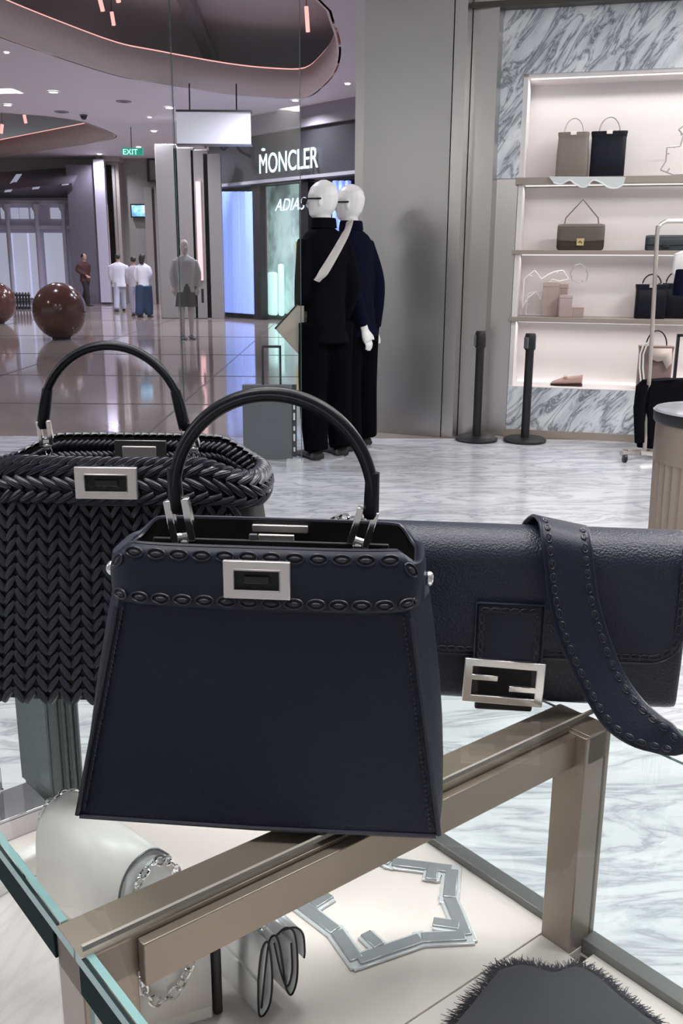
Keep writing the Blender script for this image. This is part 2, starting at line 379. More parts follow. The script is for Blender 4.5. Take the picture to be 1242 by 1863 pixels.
for x, y, lab in ((225, 184, 'flat grey ceiling vent disc left of the tall glass edge'), (112, 203, 'flat grey ceiling vent disc beside the dome camera')):
    p = onz(x, y, ZC); t = thing('ceiling_vent', lab, 'vent', (p.x, p.y, ZC - .002)); add('disc', MB().lathe([(.17, 0), (.15, -.015)], 20), mat('vent_grey', (.25, .24, .27), .5), t)
    add('centre', MB().lathe([(.08, -.014), (.06, -.03)], 16), M_grey, t)
# extra mall lamps beyond the frame, in the same ceiling
for x, y in ((-9, 12), (-12, 20), (-4, 24), (-1.5, 18.5), (-8, 28), (-2.3, 21), (-5, 8.2), (-2, 8.4)): spot('downlight_lamp', (x, y, ZC - .06), 300, (.90, .85, 1.0))

# ------------------------------------------------------------ far shop at the left
YF = 33.0
def fb(mb, x0, x1, y0, y1, Y, dep=.3, mi=0):                    # upright slab whose front shows at these pixels of the photograph
    a, c = ony(x0, y1, Y), ony(x1, y0, Y); return mb.box((a.x, Y, max(a.z, 0)), (c.x, Y + dep, c.z), None, mi)
M_lav = mat('lavender_facade', (.55, .52, .64), .5); M_lav2 = mat('pale_lavender_moulding', (.62, .60, .72), .5)
M_lwin = mat('lit_shop_window', (.5, .5, .62), .4, emit=.42, ecol=(.62, .62, .80)); M_dk = mat('dark_lavender_cladding', (.15, .13, .17), .45)
t = thing('storefront', 'distant shop facade with columns under a dark awning at the far left', 'shop front', tuple(ony(0, 565, YF)))
b = MB(); fb(b, -60, 136, 350, 556, YF, .4); add('facade_wall', b, M_lav, t, True, smooth=False)
for x0, x1 in ((2, 14), (20, 32), (36, 50), (56, 66), (92, 112)):
    b = MB(); fb(b, x0, x1, 378, 398, YF - .06, .1); add('window', b, M_lwin, t, True, smooth=False)
for x0, x1 in ((0, 22), (30, 52), (58, 70), (88, 116)):
    b = MB(); fb(b, x0, x1, 424, 545, YF - .06, .1); add('window', b, M_lwin, t, True, smooth=False)
for x in (26, 78, 126):
    a = ony(x, 556, YF - .25); z1_ = ony(x, 372, YF).z
    b = MB(); b.lathe([(.12, 0), (.12, .2), (.075, .25), (.07, z1_ - .25), (.13, z1_ - .15), (.14, z1_)], 12, (a.x, a.y, 0)); add('column', b, M_lav2, t, True)
for y0, y1 in ((364, 371), (410, 416)):
    b = MB(); fb(b, -60, 136, y0, y1, YF - .2, .25); add('cornice', b, M_lav2, t, True, bev=.02)
# awning over it
t2 = t
pa, pb = ony(-60, 352, YF - .6), ony(131, 332, YF - .6)
b = MB(); q0 = ony(-60, 318, YF); q1 = ony(152, 303, YF)
b.add([ony(-60, 352, YF - 1.6), ony(131, 333, YF - 1.6), q1, q0, ony(-60, 360, YF), ony(131, 360, YF)], [(0, 1, 2, 3), (4, 5, 1, 0), (1, 5, 2)]); add('awning', b, M_dk, t, True, solid=.05)
for x in (8, 58, 112):
    b = MB(); b.add([ony(x, 351 - x * .13, YF - 1.62), ony(x + 12, 350 - x * .13, YF - 1.62), ony(x + 32, 318 - x * .05, YF - .3), ony(x + 22, 318 - x * .05, YF - .3)], [(0, 1, 2, 3)])
    add('light_panel', b, M_lwin, t, True, solid=.02)
t = thing('wall_panel', 'tall dark lavender cladding panel right of the distant awning shop', 'wall cladding', tuple(ony(165, 556, YF - .5)))
b = MB(); fb(b, 136, 184, 300, 556, YF - .8, 1.4); add('cladding', b, M_dk, t, True, smooth=False)
b = MB(); fb(b, 184, 188, 290, 550, YF - .9, .2); add('edge_strip', b, M_lav, t, True, smooth=False)
t = thing('light_column', 'beige fluted pilaster with a pink light strip in the distance', 'pilaster', tuple(ony(195, 556, YF - .6)))
M_bge = mat('beige_stone', (.37, .33, .31), .4); M_bge2 = mat('grey_beige_stone', (.26, .245, .235), .4)
b = MB(); fb(b, 189, 214, 285, 552, YF - .4, .5); add('shaft', b, M_bge, t, True, smooth=False)
b = MB(); fb(b, 191, 195, 372, 520, YF - .5, .08); add('light_strip', b, M_pink if 0 else mat('soft_pink_strip', (1, .6, .6), .5, emit=.55, ecol=(1, .55, .55)), t, True, smooth=False)
for x in (201, 206):
    b = MB(); fb(b, x, x + 1.6, 300, 552, YF - .45, .06); add('flute', b, M_bge2, t, True, smooth=False)
b = MB(); fb(b, 186, 217, 283, 293, YF - .6, .7); add('capital', b, M_bge, t, True, bev=.03)
b = MB(); fb(b, 214, 420, 262, 556, YF, .3); b.box((-26, YF + .3, 0), (2, YF + .5, ZC)); struct('wall_mall_far', b, M_bge2, smooth=False)
b = MB(); b.box((-26.1, 7.4, 0), (-26, 42, ZC)); struct('wall_mall_left', b, M_bge2, smooth=False)
t = thing('doorway', 'tall dark maroon doorway in the distant beige wall', 'doorway', tuple(ony(282, 570, YF - .2)))
b = MB(); fb(b, 275, 290, 345, 575, YF - .3, .28); add('door_leaf', b, mat('maroon', (.045, .02, .02), .4), t, True, smooth=False)
b = MB(); fb(b, 272, 275, 340, 575, YF - .35, .3); fb(b, 290, 293, 340, 575, YF - .35, .3); add('door_frame', b, M_bge2, t, True, smooth=False)
t = thing('picture_frame', 'empty black rectangular frame high on the distant wall', 'frame', tuple(ony(280, 330, YF - .1)))
b = MB()
for x0, x1, y0, y1 in ((268, 292, 289, 291), (268, 292, 328, 330), (268, 270, 289, 330), (290, 292, 289, 330)): fb(b, x0, x1, y0, y1, YF - .12, .1)
add('frame_border', b, M_black, t, True, smooth=False)
# screen
t = thing('wall_screen', 'small glowing blue and white screen on the distant beige wall', 'screen', tuple(ony(254, 396, YF - .2)))
b = MB(); fb(b, 238, 268, 371, 396, YF - .2, .15); add('casing', b, M_black, t, True, smooth=False)
ms = mat('screen_picture', (.2, .4, .6), .3, emit=1.1); _n = noise(ms, coords(ms, (1, 1, 1)), 3.2, 2); ramp(ms, _n, [(.38, (.02, .08, .2)), (.5, (.2, .55, .8)), (.6, (.85, .95, 1))], 'Emission Color')
b = MB(); fb(b, 240, 265, 373.5, 393.5, YF - .22, .02); add('display', b, ms, t, True, smooth=False)
# exit sign
t = thing('exit_sign', 'green lit exit sign hanging from the mall ceiling', 'sign', tuple(ony(239, 283, 25.5)))
b = MB(); fb(b, 221, 259, 269, 282, 25.5, .08); add('sign_box', b, mat('exit_green', (.02, .30, .22), .4, emit=.35, ecol=(.03, .55, .40)), t, True, smooth=False)
def text(body, size, mats, parent, M, ext=.01, name='letter', shear=0, bold=0, fit=None):
    """each character is a mesh of its own, laid out by the font's advance"""
    def one(sx):
        cu = bpy.data.curves.new('t', 'FONT'); cu.size = size; cu.extrude = ext; cu.shear = shear; cu.offset = bold; cu.body = sx
        o = bpy.data.objects.new('t', cu); COL.objects.link(o); bpy.context.view_layer.update()
        dg = bpy.context.evaluated_depsgraph_get(); me = bpy.data.meshes.new_from_object(o.evaluated_get(dg)); bpy.data.objects.remove(o)
        me.materials.clear(); me.materials.append(mats); me.name = name; return me
    ms_ = []
    for i, ch in enumerate(body):
        full = max(v.co.x for v in one(body[:i+1]).vertices); me = one(ch); mx_ = max(v.co.x for v in me.vertices); me.transform(Matrix.Translation((full - mx_, 0, 0))); ms_.append(me)
    x0_ = min(v.co.x for v in ms_[0].vertices); x1_ = max(v.co.x for v in ms_[-1].vertices)
    if fit: M = M @ Matrix.Diagonal((fit/(x1_ - x0_), 1, 1, 1)) @ Matrix.Translation((-x0_, 0, 0))
    qs = []
    for me in ms_:
        q = bpy.data.objects.new(name, me); COL.objects.link(q); q.parent = parent
        q.matrix_basis = wmat(parent).inverted() @ M; qs.append(q)
    return qs
p = ony(223, 281, 25.48)
text('EXIT', .19, mat('exit_white', (.7, 1, .9), .5, emit=1.0), t, frame(p, Vector((1,0,0)), Vector((0,0,1)), Vector((0,-1,0))), .004)
b = MB(); a = ony(239, 269, 25.5); b.tube([a, Vector((a.x, a.y + .04, ZC))], .012, 6); add('hanger', b, M_grey, t, True)
# glowing panel added for the shelf light reflected in the shop window
t = thing('reflected_panel', 'large square white panel standing in for shelf light reflected in the shop window', 'reflection panel', tuple(ony(388, 262, 19.5)))
b = MB(); fb(b, 322, 455, 203, 262, 19.5, .1); add('reflection_face', b, mat('reflected_shelf_light', (.7, .7, .78), .5, emit=.38, ecol=(.80, .80, .92)), t, True, smooth=False)
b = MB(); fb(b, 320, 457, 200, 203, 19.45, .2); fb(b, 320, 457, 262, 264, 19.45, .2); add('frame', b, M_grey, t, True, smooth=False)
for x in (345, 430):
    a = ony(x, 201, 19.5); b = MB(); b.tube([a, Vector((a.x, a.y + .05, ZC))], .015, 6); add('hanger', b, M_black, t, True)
# pale window reflections between doorway and blue fins, built as solid panels
t = thing('reflected_bay', 'pale grey panels with wavy top standing in for window reflections left of the blue light fins', 'display', tuple(ony(345, 600, 24)))
M_pl = mat('pale_panel', (.26, .25, .24), .3)
for x0, x1, y0 in ((294, 322, 262), (325, 352, 268), (355, 378, 272)):
    b = MB(); fb(b, x0, x1, y0, 585, 24, .2); add('panel', b, M_pl, t, True, bev=.02)
b = MB(); fb(b, 378, 400, 280, 585, 24, .2); add('dark_panel', b, M_bge2, t, True)
b = MB(); fb(b, 361, 364, 330, 510, 23.9, .08); add('light_strip', b, mat('soft_pink_strip2', (1, .6, .6), .5, emit=.5, ecol=(1, .55, .55)), t, True, smooth=False)
b = MB(); b.tube(catmull([ony(x, y, 23.8) for x, y in ((372, 268), (384, 258), (397, 262), (405, 272), (416, 264), (428, 262), (436, 274), (460, 288))], 5), .035, 6); add('reflected_wave', b, M_black, t, True)  # dark waves of the window reflection, shaped as a tube

# ------------------------------------------------------------ shop with the glowing letters
m0 = onz(397, 575, 0); m1 = onz(660, 596, 0)
mw = (m1 - m0).normalized(); mn = Vector((mw.y, -mw.x, 0)); MM = frame(m0, mw, -mn, Vector((0, 0, 1)))
def mp(x, y, off=0):
    p = onp(x, y, m0 + mn * off, mn); return ((p - m0).dot(mw), p.z)
def mb_(b, x0, x1, y0, y1, off=0, dep=.1, mi=0, z0=None):
    a0 = mp(x0, y1, off); a1 = mp(x1, y0, off); zl = a0[1] if z0 is None else z0
    return b.box((a0[0], -off, zl), (a1[0], -off + dep, a1[1]), MM, mi)
t = thing('storefront', 'dark shop front with white glowing sign letters and blue lit fins', 'shop front', tuple(m0))
b = MB(); L_ = (m1 - m0).length
b.box((0, .5, 0), (L_ + 2, .6, ZC), MM); b.box((-.1, 0, 0), (0, .6, ZC), MM); add('back_wall', b, mat('shop_back', (.16, .18, .18), .5), t, True, smooth=False)
zs0 = mp(548, 322)[1]; zs1 = mp(548, 236)[1]
b = MB(); b.box((0, -.15, zs0), (L_ + 2, .5, zs1), MM); add('sign_board', b, mat('charcoal_sign', (.045, .047, .052), .35), t, True, smooth=False)
b = MB(); b.box((0, -.25, zs1), (L_ + 2, .5, zs1 + .18), MM); b.box((0, -.2, zs1 + .18), (L_ + 2, .5, ZC), MM); b.box((0, -.2, zs0 - .07), (L_ + 2, .2, zs0), MM); add('cornice', b, mat('grey_cornice', (.33, .33, .36), .4), t, True, smooth=False)
M_blue = mat('blue_light_fin', (.3, .45, .9), .4, emit=.62, ecol=(.28, .38, .92)); M_bluedk = mat('blue_between', (.012, .02, .08), .5)
b = MB(); mb_(b, 401, 461, 346, 572, 0, .1, z0=.1); add('fin_backing', b, M_bluedk, t, True, smooth=False)
b = MB(); mb_(b, 600, 640, 326, 590, 0, .1, z0=.1); add('fin_backing', b, M_bluedk, t, True, smooth=False)
for x in (403, 415, 427.5, 440, 451, 603, 614, 625): 
    b = MB(); mb_(b, x, x + 6.5, 348 if x < 500 else 328, 572, .12, .12, z0=.12); add('light_fin', b, M_blue, t, True, bev=.02)
b = MB(); mb_(b, 461, 472, 330, 575, .1, .2, z0=0); mb_(b, 545, 560, 330, 580, .1, .2, z0=0); mb_(b, 461, 560, 328, 334, .1, .2); add('window_frame', b, M_black, t, True, smooth=False)
mi_ = mat('lit_shop_interior', (.4, .5, .5), .5, emit=.5)
_n = noise(mi_, coords(mi_, (1.2, 1.2, .8)), 1.5, 4, .6); ramp(mi_, _n, [(.36, (.05, .08, .08)), (.5, (.26, .36, .35)), (.62, (.60, .80, .78))], 'Emission Color')
b = MB(); mb_(b, 472, 545, 334, 575, -.4, .05, z0=.15); add('lit_display', b, mi_, t, True, smooth=False)
b = MB(); mb_(b, 472, 545, 334, 578, .02, .015, z0=.05); add('window_glass', b, M_glass, t, True, smooth=False)
b = MB(); mb_(b, 486, 500, 495, 572, -.2, .1, z0=.1); mb_(b, 505, 512, 480, 572, -.2, .1, z0=.1); add('display_figure', b, mat('mint_lit', (.6, .9, .85), .5, emit=.8), t, True, bev=.06)
b = MB(); mb_(b, 538, 545, 440, 505, -.1, .1); add('yellow_banner', b, mat('yellow_banner', (.6, .45, .12), .5), t, True)
M_sign = mat('glowing_letters', (.8, 1, 1), .4, emit=1.1, ecol=(.74, .95, 1.0)); M_sign2 = mat('blue_letters', (.6, .8, 1), .4, emit=.8, ecol=(.55, .74, 1.0))
a0 = mp(472, 316, .2); a1 = mp(578, 276, .2)
def signtext(s, x0, x1, ybase, ytop, off, m, shear=0, sp=.78):
    A = mp(x0, ybase, off); B = mp(x1, ybase, off); hgt = mp((x0+x1)/2, ytop, off)[1] - mp((x0+x1)/2, ybase, off)[1]
    p = MM @ Vector((A[0], -off, A[1]))
    return text(s, hgt / .70, m, t, frame(p, mw, Vector((0, 0, 1)), mn), .006, 'letter', shear, .0, B[0] - A[0])
signtext('MONCLER', 472, 578, 316, 279, .22, M_sign)
signtext('ADIAS', 500, 556, 384, 362, .12, M_sign2, .35)
b = MB(); c_ = MM @ Vector((mp(479, 283, .25)[0], -.25, mp(479, 283, .25)[1] + .06)); b.ball(c_ + Vector((0, 0, .07)), (.05, .03, .035), 8, 6); add('emblem', b, M_sign, t, True)

# rows of low dark bollards at the left, in front of the awning shop
t = thing('baluster_rail', 'low rail with dark turned balusters at the foot of the far left shop', 'railing', tuple(ony(40, 572, 28.5)))
for k in range(6):
    a = ony(28 + k * 5.4, 572, 28.5); b = MB(); b.lathe([(.05, 0), (.05, .05), (.02, .1), (.045, .2), (.02, .3), (.05, .4), (.02, .48)], 10, (a.x, a.y, 0)); add('baluster', b, M_black, t, True)
b = MB(); fb(b, 24, 60, 542, 545, 28.5, .06); add('rail', b, M_grey, t, True, smooth=False)

# glossy brown balls
for i, (x, y, r, lab) in enumerate(((112, 616, .475, 'large glossy brown ball on the polished mall floor'), (-4, 588, .50, 'glossy brown ball cut by the left edge of the picture'))):
    p = onz(x, y, 0); d = p.y; px = {0: 46.5, 1: 34}[i]; r = px * math.hypot(p.y, H) / F * 1.0
    t = thing('floor_ball', lab, 'ball sculpture', (p.x, p.y, 0), group='glossy brown balls on the mall floor')
    add('sphere', MB().ball((0, 0, r * 1.04), (r, r, r * 1.06), 40, 24), M_ball, t)
    add('foot_ring', MB().lathe([(r * .34, 0), (r * .36, .03), (r * .3, .06)], 24), M_black, t)

# low grey panel and small picture stand inside the window
g = onz(530, 836, 0)
t = thing('window_panel', 'low smoky grey panel standing inside the shop window behind the handle', 'panel', (g.x - .2, g.y, 0))
a = ony(440, 700, g.y); c = ony(531, 700, g.y)
b = MB(); b.box((a.x, g.y - .0, 0), (c.x, g.y + .05, a.z)); add('board', b, M_grey, t, True, bev=.004)
b = MB(); b.box((c.x + .002, g.y - .004, .02), (c.x + .03, g.y + .04, c.z)); add('edge_strip', b, mat('panel_edge', (.03, .03, .04), .3), t, True)
for k in range(6):
    z = .06 + k * .075; b = MB(); b.box((c.x + .008, g.y - .008, z), (c.x + .02, g.y - .004, z + (.05 if k % 2 else .03))); add('white_mark', b, M_white, t, True, smooth=False)
pp = ony(494, 700, g.y)
b = MB()
for x0, x1, y0, y1 in ((476, 511, 629, 633), (476, 479, 633, 700), (508, 511, 633, 700)): 
    q0, q1 = ony(x0, y1, g.y), ony(x1, y0, g.y); b.box((q0.x, g.y + .01, q0.z), (q1.x, g.y + .03, q1.z))
add('wire_frame', b, M_black, t, True, smooth=False)
# ============================================================ THINGS IN THE SHOP
def ell(c, rx, ry, n=16, rot=0, p=2.0):
    c = Vector(c); out = []
    for k in range(n):
        a = 2*PI*k/n; x = rx * math.copysign(abs(math.cos(a))**(2/p), math.cos(a)); y = ry * math.copysign(abs(math.sin(a))**(2/p), math.sin(a))
        out.append(c + Vector((x*math.cos(rot) - y*math.sin(rot), x*math.sin(rot) + y*math.cos(rot), 0)))
    return out
# belt posts
def stanchion(px, py, ytop, label, twist):
    p = onz(px, py, 0); hgt = ony(px, ytop, p.y).z
    t = thing('belt_post', label, 'barrier post', (p.x, p.y, 0), twist, 'black belt barrier posts')
    add('base', MB().lathe([(.001, 0), (.165, 0), (.168, .018), (.15, .032), (.04, .038)], 32, cap0=False), M_black, t)
    add('pole', MB().lathe([(.033, .03), (.033, hgt - .13), (.036, hgt - .125)], 20), M_black, t)
    add('belt_head', MB().lathe([(.036, hgt - .13), (.043, hgt - .12), (.043, hgt - .02), (.036, hgt)], 20), M_black, t)
    b = MB(); b.box((-.05, -.02, hgt - .115), (-.035, .02, hgt - .03)); add('belt_clip', b, M_grey, t, bev=.003)
stanchion(866, 801, 602, 'black belt barrier post standing in front of the plain steel wall', 0)
stanchion(954, 803, 606, 'black belt barrier post standing in front of the marble plinth', .6)

# mannequins and people -----------------------------------------------------
def figure(t, hgt, head_m, top_m, leg_m, shoe_m, arms, legs, hem=.83, sleeve=True, wide=1.0, legw=1.0, skin=None, res=.014, armr=1.0, shoe=.27, cap=None, face=0, seg=16, skirt=None, torso_tilt=0, bare=None):
    """arms: list of (elbow, wrist) points, legs: list of (knee, foot) in units of the height, local frame, facing -y"""
    s = hgt; skin = skin or head_m
    sh = .82 * s; hip = .50 * s
    tt = lambda z: torso_tilt * (z - .5) * s
    b = MB()
    prof = [(hem if hem < .5 else .47, .098, .070), (.50, .094, .068), (.58, .094, .062), (.66, .100, .066), (.74, .106, .070), (.79, .112, .062), (.815, .098, .050), (.835, .052, .040), (.85, .036, .036)]
    if hem < .5: prof[0] = (hem, .106, .080)
    b.loft([ell((0, tt(z), z*s), rx*s*wide, ry*s, 18, 0, 2.4) for z, rx, ry in prof])
    for sd, (el, wr) in zip((-1, 1), arms):
        shp = Vector((sd*.098*s*wide, tt(.79), .79*s)); el = Vector(el)*s; wr = Vector(wr)*s
        pth = catmull([shp, el, wr + (el - wr) * .08], 5); n = len(pth)
        b.tube(pth, [s*armr*(.036 - .012*i/(n-1)) for i in range(n)], 12)
    top = add('jacket' if sleeve == 'jacket' else 'top', b, top_m, t, remesh=res)
    # neck, head, hands: one skin mesh
    b = MB(); hz = .925*s
    b.tube([(0, tt(.83), .82*s), (0, tt(.88) - .004*s, .90*s)], [.034*s, .030*s], 12)
    hp = [(0, .868, .020, .024, -.012), (0, .880, .031, .040, -.010), (0, .900, .038, .050, -.004), (0, .925, .042, .056, 0), (0, .950, .043, .057, .002), (0, .975, .036, .048, .003), (0, .990, .024, .032, .004), (0, 1.0, .008, .010, .004)]
    R = Matrix.Rotation(face, 3, 'Z')
    b.loft([[R @ (p - Vector((0, 0, 0))) + Vector((0, tt(.9), 0)) for p in ell((0, y*s, z*s), rx*s, ry*s, 16)] for _, z, rx, ry, y in hp])
    b.loft([ell((0, tt(z), z*s), rx*s, ry*s, 14) for z, rx, ry in ((.50, .070, .045), (.60, .066, .040), (.74, .080, .045), (.80, .080, .036), (.84, .034, .030), (.86, .034, .030))])
    for sd, (el, wr) in zip((-1, 1), arms): b.tube(catmull([Vector((sd*.07*s*wide, tt(.79), .785*s)), Vector((sd*.098*s*wide, tt(.79), .785*s)), Vector(el)*s, Vector(wr)*s], 4), .015*s, 8)
    nose = R @ Vector((0, -.056*s, .918*s)) + Vector((0, tt(.9), 0)); b.ball(nose, (.008*s, .010*s, .014*s), 8, 6, R.to_4x4())
    for e in (-1, 1): b.ball(R @ Vector((e*.042*s, .002*s, .925*s)) + Vector((0, tt(.9), 0)), (.006*s, .010*s, .018*s), 8, 6)
    for sd, (el, wr) in zip((-1, 1), arms):
        el = Vector(el)*s; wr = Vector(wr)*s; d = (wr - el).normalized(); side = d.cross(Vector((0, 1, 0))).normalized(); nrm = side.cross(d)
        if bare: b.tube([Vector((sd*.1*s*wide, 0, .78*s)), el, wr], [.026*s, .022*s, .015*s], 10)
        palm = wr + d*.028*s
        b.tube([wr - d*.03*s, wr, palm, palm + d*.018*s], [.016*s, .018*s, .025*s, .023*s], 10, flat=.6, ref=side)
        for k, L in enumerate((.040, .046, .043, .034)):
            q = palm + d*.014*s + side*(k - 1.5)*.0098*s
            b.tube([q, q + d*L*.5*s, q + d*L*.95*s - nrm*.010*s], [.0056*s, .0054*s, .0046*s], 7)
        q = palm - side*.018*s - d*.012*s; b.tube([q, q - side*.012*s + d*.020*s, q - side*.013*s + d*.036*s], [.0065*s, .006*s, .005*s], 7)
    if bare:
        for sd, (kn, ft) in zip((-1, 1), legs):
            b.tube([Vector((sd*.05*s, 0, .48*s)), Vector(kn)*s, Vector(ft)*s + Vector((0, 0, .02*s))], [.05*s, .034*s, .018*s], 10)
        b.ball((0, 0, .5*s), (.07*s, .05*s, .05*s))
    add('body', b, skin, t, remesh=res*.5 if res > .01 else res*.6)
    # trousers
    b = MB()
    if leg_m:
        b.loft([ell((0, 0, z*s), rx*s*min(1, .1 + .9*wide), ry*s, 16) for z, rx, ry in ((.44, .080, .058), (.50, .082, .058), (.56, .074, .050))])
        for sd, (kn, ft) in zip((-1, 1), legs):
            kn = Vector(kn)*s; ft = Vector(ft)*s
            pth = catmull([Vector((sd*.046*s, 0, .50*s)), kn, ft + Vector((0, .012*s, .035*s))], 6); n = len(pth)
            b.tube(pth, [s*legw*(.060 - .016*(i/(n-1))**.8) for i in range(n)], 14)
        add('trousers', b, leg_m, t, remesh=res)
    if skirt:
        b = MB(); b.loft([ell((0, 0, z*s), rx*s, ry*s, 20) for z, rx, ry in ((skirt[0], .115, .09), (.45, .10, .075), (.56, .086, .064))]); add('skirt', b, skirt[1], t)
    for sd, (kn, ft) in zip((-1, 1), legs):
        ft = Vector(ft)*s; b = MB(); L = shoe*hgt*.58
        y0 = ft.y
        prof = [(.05*L*4*.25, .026, .020), (.0, .030, .036), (-.3*L, .028, .034), (-.6*L, .032, .026), (-.9*L, .028, .016), (-1.02*L, .012, .010)]
        b.loft([[Vector((ft.x + rx*s*math.cos(2*PI*k/12), y0 + y + .02*s, ft.z + max(0, h*s*(.5 + .5*math.sin(2*PI*k/12))))) for k in range(12)] for y, rx, h in prof])
        add('shoe', b, shoe_m, t, label=None)
    if cap:  # hair
        b = MB(); long = cap[1]
        b.ball(R @ Vector((0, .012*s, .945*s)) + Vector((0, tt(.9), 0)), (.050*s, .056*s, .058*s), 16, 10)
        if long: b.loft([ell((0, .045*s + tt(.9), z*s), rx*s, .026*s, 12) for z, rx in ((.83, .030), (.87, .046), (.92, .050), (.96, .040))])
        add('hair', b, cap[0], t, remesh=res)
    return t

def rot_for(deg): return math.radians(deg)
M_trous = mat('black_trousers', (.0025, .0025, .004), 1, spec=.05)
# mannequin 1 (near), facing left and away
p1 = onz(593, 831, 0); hm1 = ony(585, 326, p1.y).z
t = thing('mannequin', 'white mannequin in a black suit with a pale strap slung across its back', 'mannequin', (p1.x, p1.y, 0), rot_for(-150), 'suited white mannequins by the steel pillar')
A1 = [((-.104, .02, .64), (-.092, -.05, .50)), ((.100, .0, .64), (.055, -.10, .54))]
L1 = [((-.055, -.01, .27), (-.058, 0, .0)), ((.055, -.005, .27), (.060, .02, .0))]
figure(t, hm1, M_manq, M_suit, M_trous, M_black, A1, L1, hem=.43, sleeve='jacket', wide=.74, legw=1.05, armr=.95, torso_tilt=-.07, face=math.radians(42))
def glasses(t, s, face=0, tilt=0):
    R = Matrix.Translation((0, tilt*.4*s, 0)) @ Matrix.Rotation(face, 4, 'Z'); b = MB()
    b.tube([R @ Vector((x*s, y*s, .934*s)) for x, y in ((-.048, .01), (-.046, -.045), (-.030, -.062), (0, -.066), (.030, -.062), (.046, -.045), (.048, .01))], .0035*s, 6)
    for e in (-1, 1):
        b.tube([R @ Vector((e*.022*s + .018*s*math.cos(a), -.064*s, .926*s + .011*s*math.sin(a))) for a in [2*PI*k/12 for k in range(12)]], .003*s, 5, True)
        b.add([R @ Vector((e*.022*s + .018*s*math.cos(a), -.0635*s, .926*s + .011*s*math.sin(a))) for a in [2*PI*k/12 for k in range(12)]], [tuple(range(12))])
    add('glasses', b, M_black, t)
glasses(t, hm1, math.radians(42), -.07)
s = hm1; b = MB(); b.loft([ell((0, .004 - .07*.35*s, z*s), r*s, r*s*.9, 16) for z, r in ((.835, .050), (.862, .047), (.870, .044))]); add('collar', b, M_suit, t)
# clear stand under it
add('stand_plate', MB().lathe([(.001, 0), (.13, 0), (.13, .008)], 24, cap0=False), M_plastic, t)
# sling bag strap lying on the back, in world space
t1 = t
def onback(x, y, Y): return ony(x, y, Y)
t = thing('crossbody_bag', 'beige angular crossbody bag on a pale strap worn by the nearer mannequin', 'bag', tuple(onback(530, 655, p1.y - .12)))
pts = catmull([onback(636, 402, p1.y + .02), onback(633, 415, p1.y - .13), onback(622, 438, p1.y - .19), onback(604, 470, p1.y - .23), onback(588, 496, p1.y - .24), onback(576, 511, p1.y - .22)], 4)
b = MB(); b.tube(pts, .030, 8, flat=.22, ref=(1, 0, .6)); add('strap', b, mat('pale_strap', (.56, .53, .51), .5), t, True)
q = [onback(500, 598, p1.y - .02), onback(553, 540, p1.y - .02), onback(553, 656, p1.y - .02)]
b = MB(); q2 = [v + Vector((.0, .09, 0)) for v in q]; b.add(q + q2, [(0, 1, 2), (5, 4, 3), (0, 3, 4, 1), (1, 4, 5, 2), (2, 5, 3, 0)]); add('pouch', b, mat('beige_bag', (.50, .43, .36), .5), t, True, bev=.006)
b = MB(); b.tube([q[0] + Vector((0, -.004, 0)), q[1] + Vector((0, -.004, 0))], .006, 6); add('edge_piping', b, M_black, t, True)
# mannequin 2
p2 = onz(645, 814, 0); hm2 = ony(645, 334, p2.y).z
t = thing('mannequin', 'white mannequin in a navy jacket and cargo trousers, the right one with one hand showing', 'mannequin', (p2.x, p2.y, 0), rot_for(-132), 'suited white mannequins by the steel pillar')
A2 = [((-.140, .03, .64), (-.150, .03, .50)), ((.125, -.01, .64), (.105, -.09, .455))]
A2 = [((-.104, .02, .64), (-.104, .01, .455)), ((.080, .045, .64), (.035, .075, .47))]
L2 = [((-.060, -.01, .27), (-.062, -.01, .0)), ((.060, .01, .27), (.064, .02, .0))]
figure(t, hm2, M_manq, M_suit2, M_trous, M_black, A2, L2, hem=.44, sleeve='jacket', wide=.80, legw=1.08, armr=.95, torso_tilt=-.09, face=math.radians(24))
glasses(t, hm2, math.radians(24), -.09)
s = hm2; b = MB(); b.loft([ell((0, .004 - .09*.35*s, z*s), r*s, r*s*.9, 16) for z, r in ((.835, .050), (.862, .046), (.868, .043))]); add('collar', b, M_suit2, t)
b = MB(); b.box((-.03, -.045, .22*s), (.03, .045, .30*s)); o = add('cargo_pocket', b, M_trous, t, bev=.01); o.location = (.085*s*1.05, .02, .0)
add('stand_plate', MB().lathe([(.001, 0), (.13, 0), (.13, .008)], 24, cap0=False), M_plastic, t)

# people in the mall ----------------------------------------------------------
hair = mat('dark_hair', (.012, .008, .007), .5); skinm = mat('skin', (.42, .26, .19), .55)
def person(px, py, yt, label, rz, topc, legc, arms, legs, hairlong=False, shoec=(.02,.02,.02), **k):
    p = onz(px, py, 0); h = ony(px, yt, p.y).z
    t = thing('person', label, 'person', (p.x, p.y, 0), rot_for(rz), 'visitors walking in the mall')
    figure(t, h, skinm, mat('shirt_cloth', topc, .8), mat('trouser_cloth', legc, .8) if legc else None, mat('shoe_leather', shoec, .5), arms, legs, skin=skinm, cap=(hair, hairlong), res=.022, **k)
    return t
AW = [((-.15, .03, .66), (-.12, -.06, .52)), ((.15, .0, .66), (.15, .05, .50))]
LW = [((-.05, -.07, .27), (-.055, -.10, .0)), ((.05, .05, .28), (.055, .15, .0))]
person(158, 556, 461, 'person in a dark red sweater and black trousers walking in the mall', 60, (.060, .016, .016), (.006, .006, .008), [((-.15, .04, .68), (-.06, -.10, .58)), ((.15, .05, .66), (.13, .09, .52))], LW, wide=1.2, armr=1.3, hem=.46)
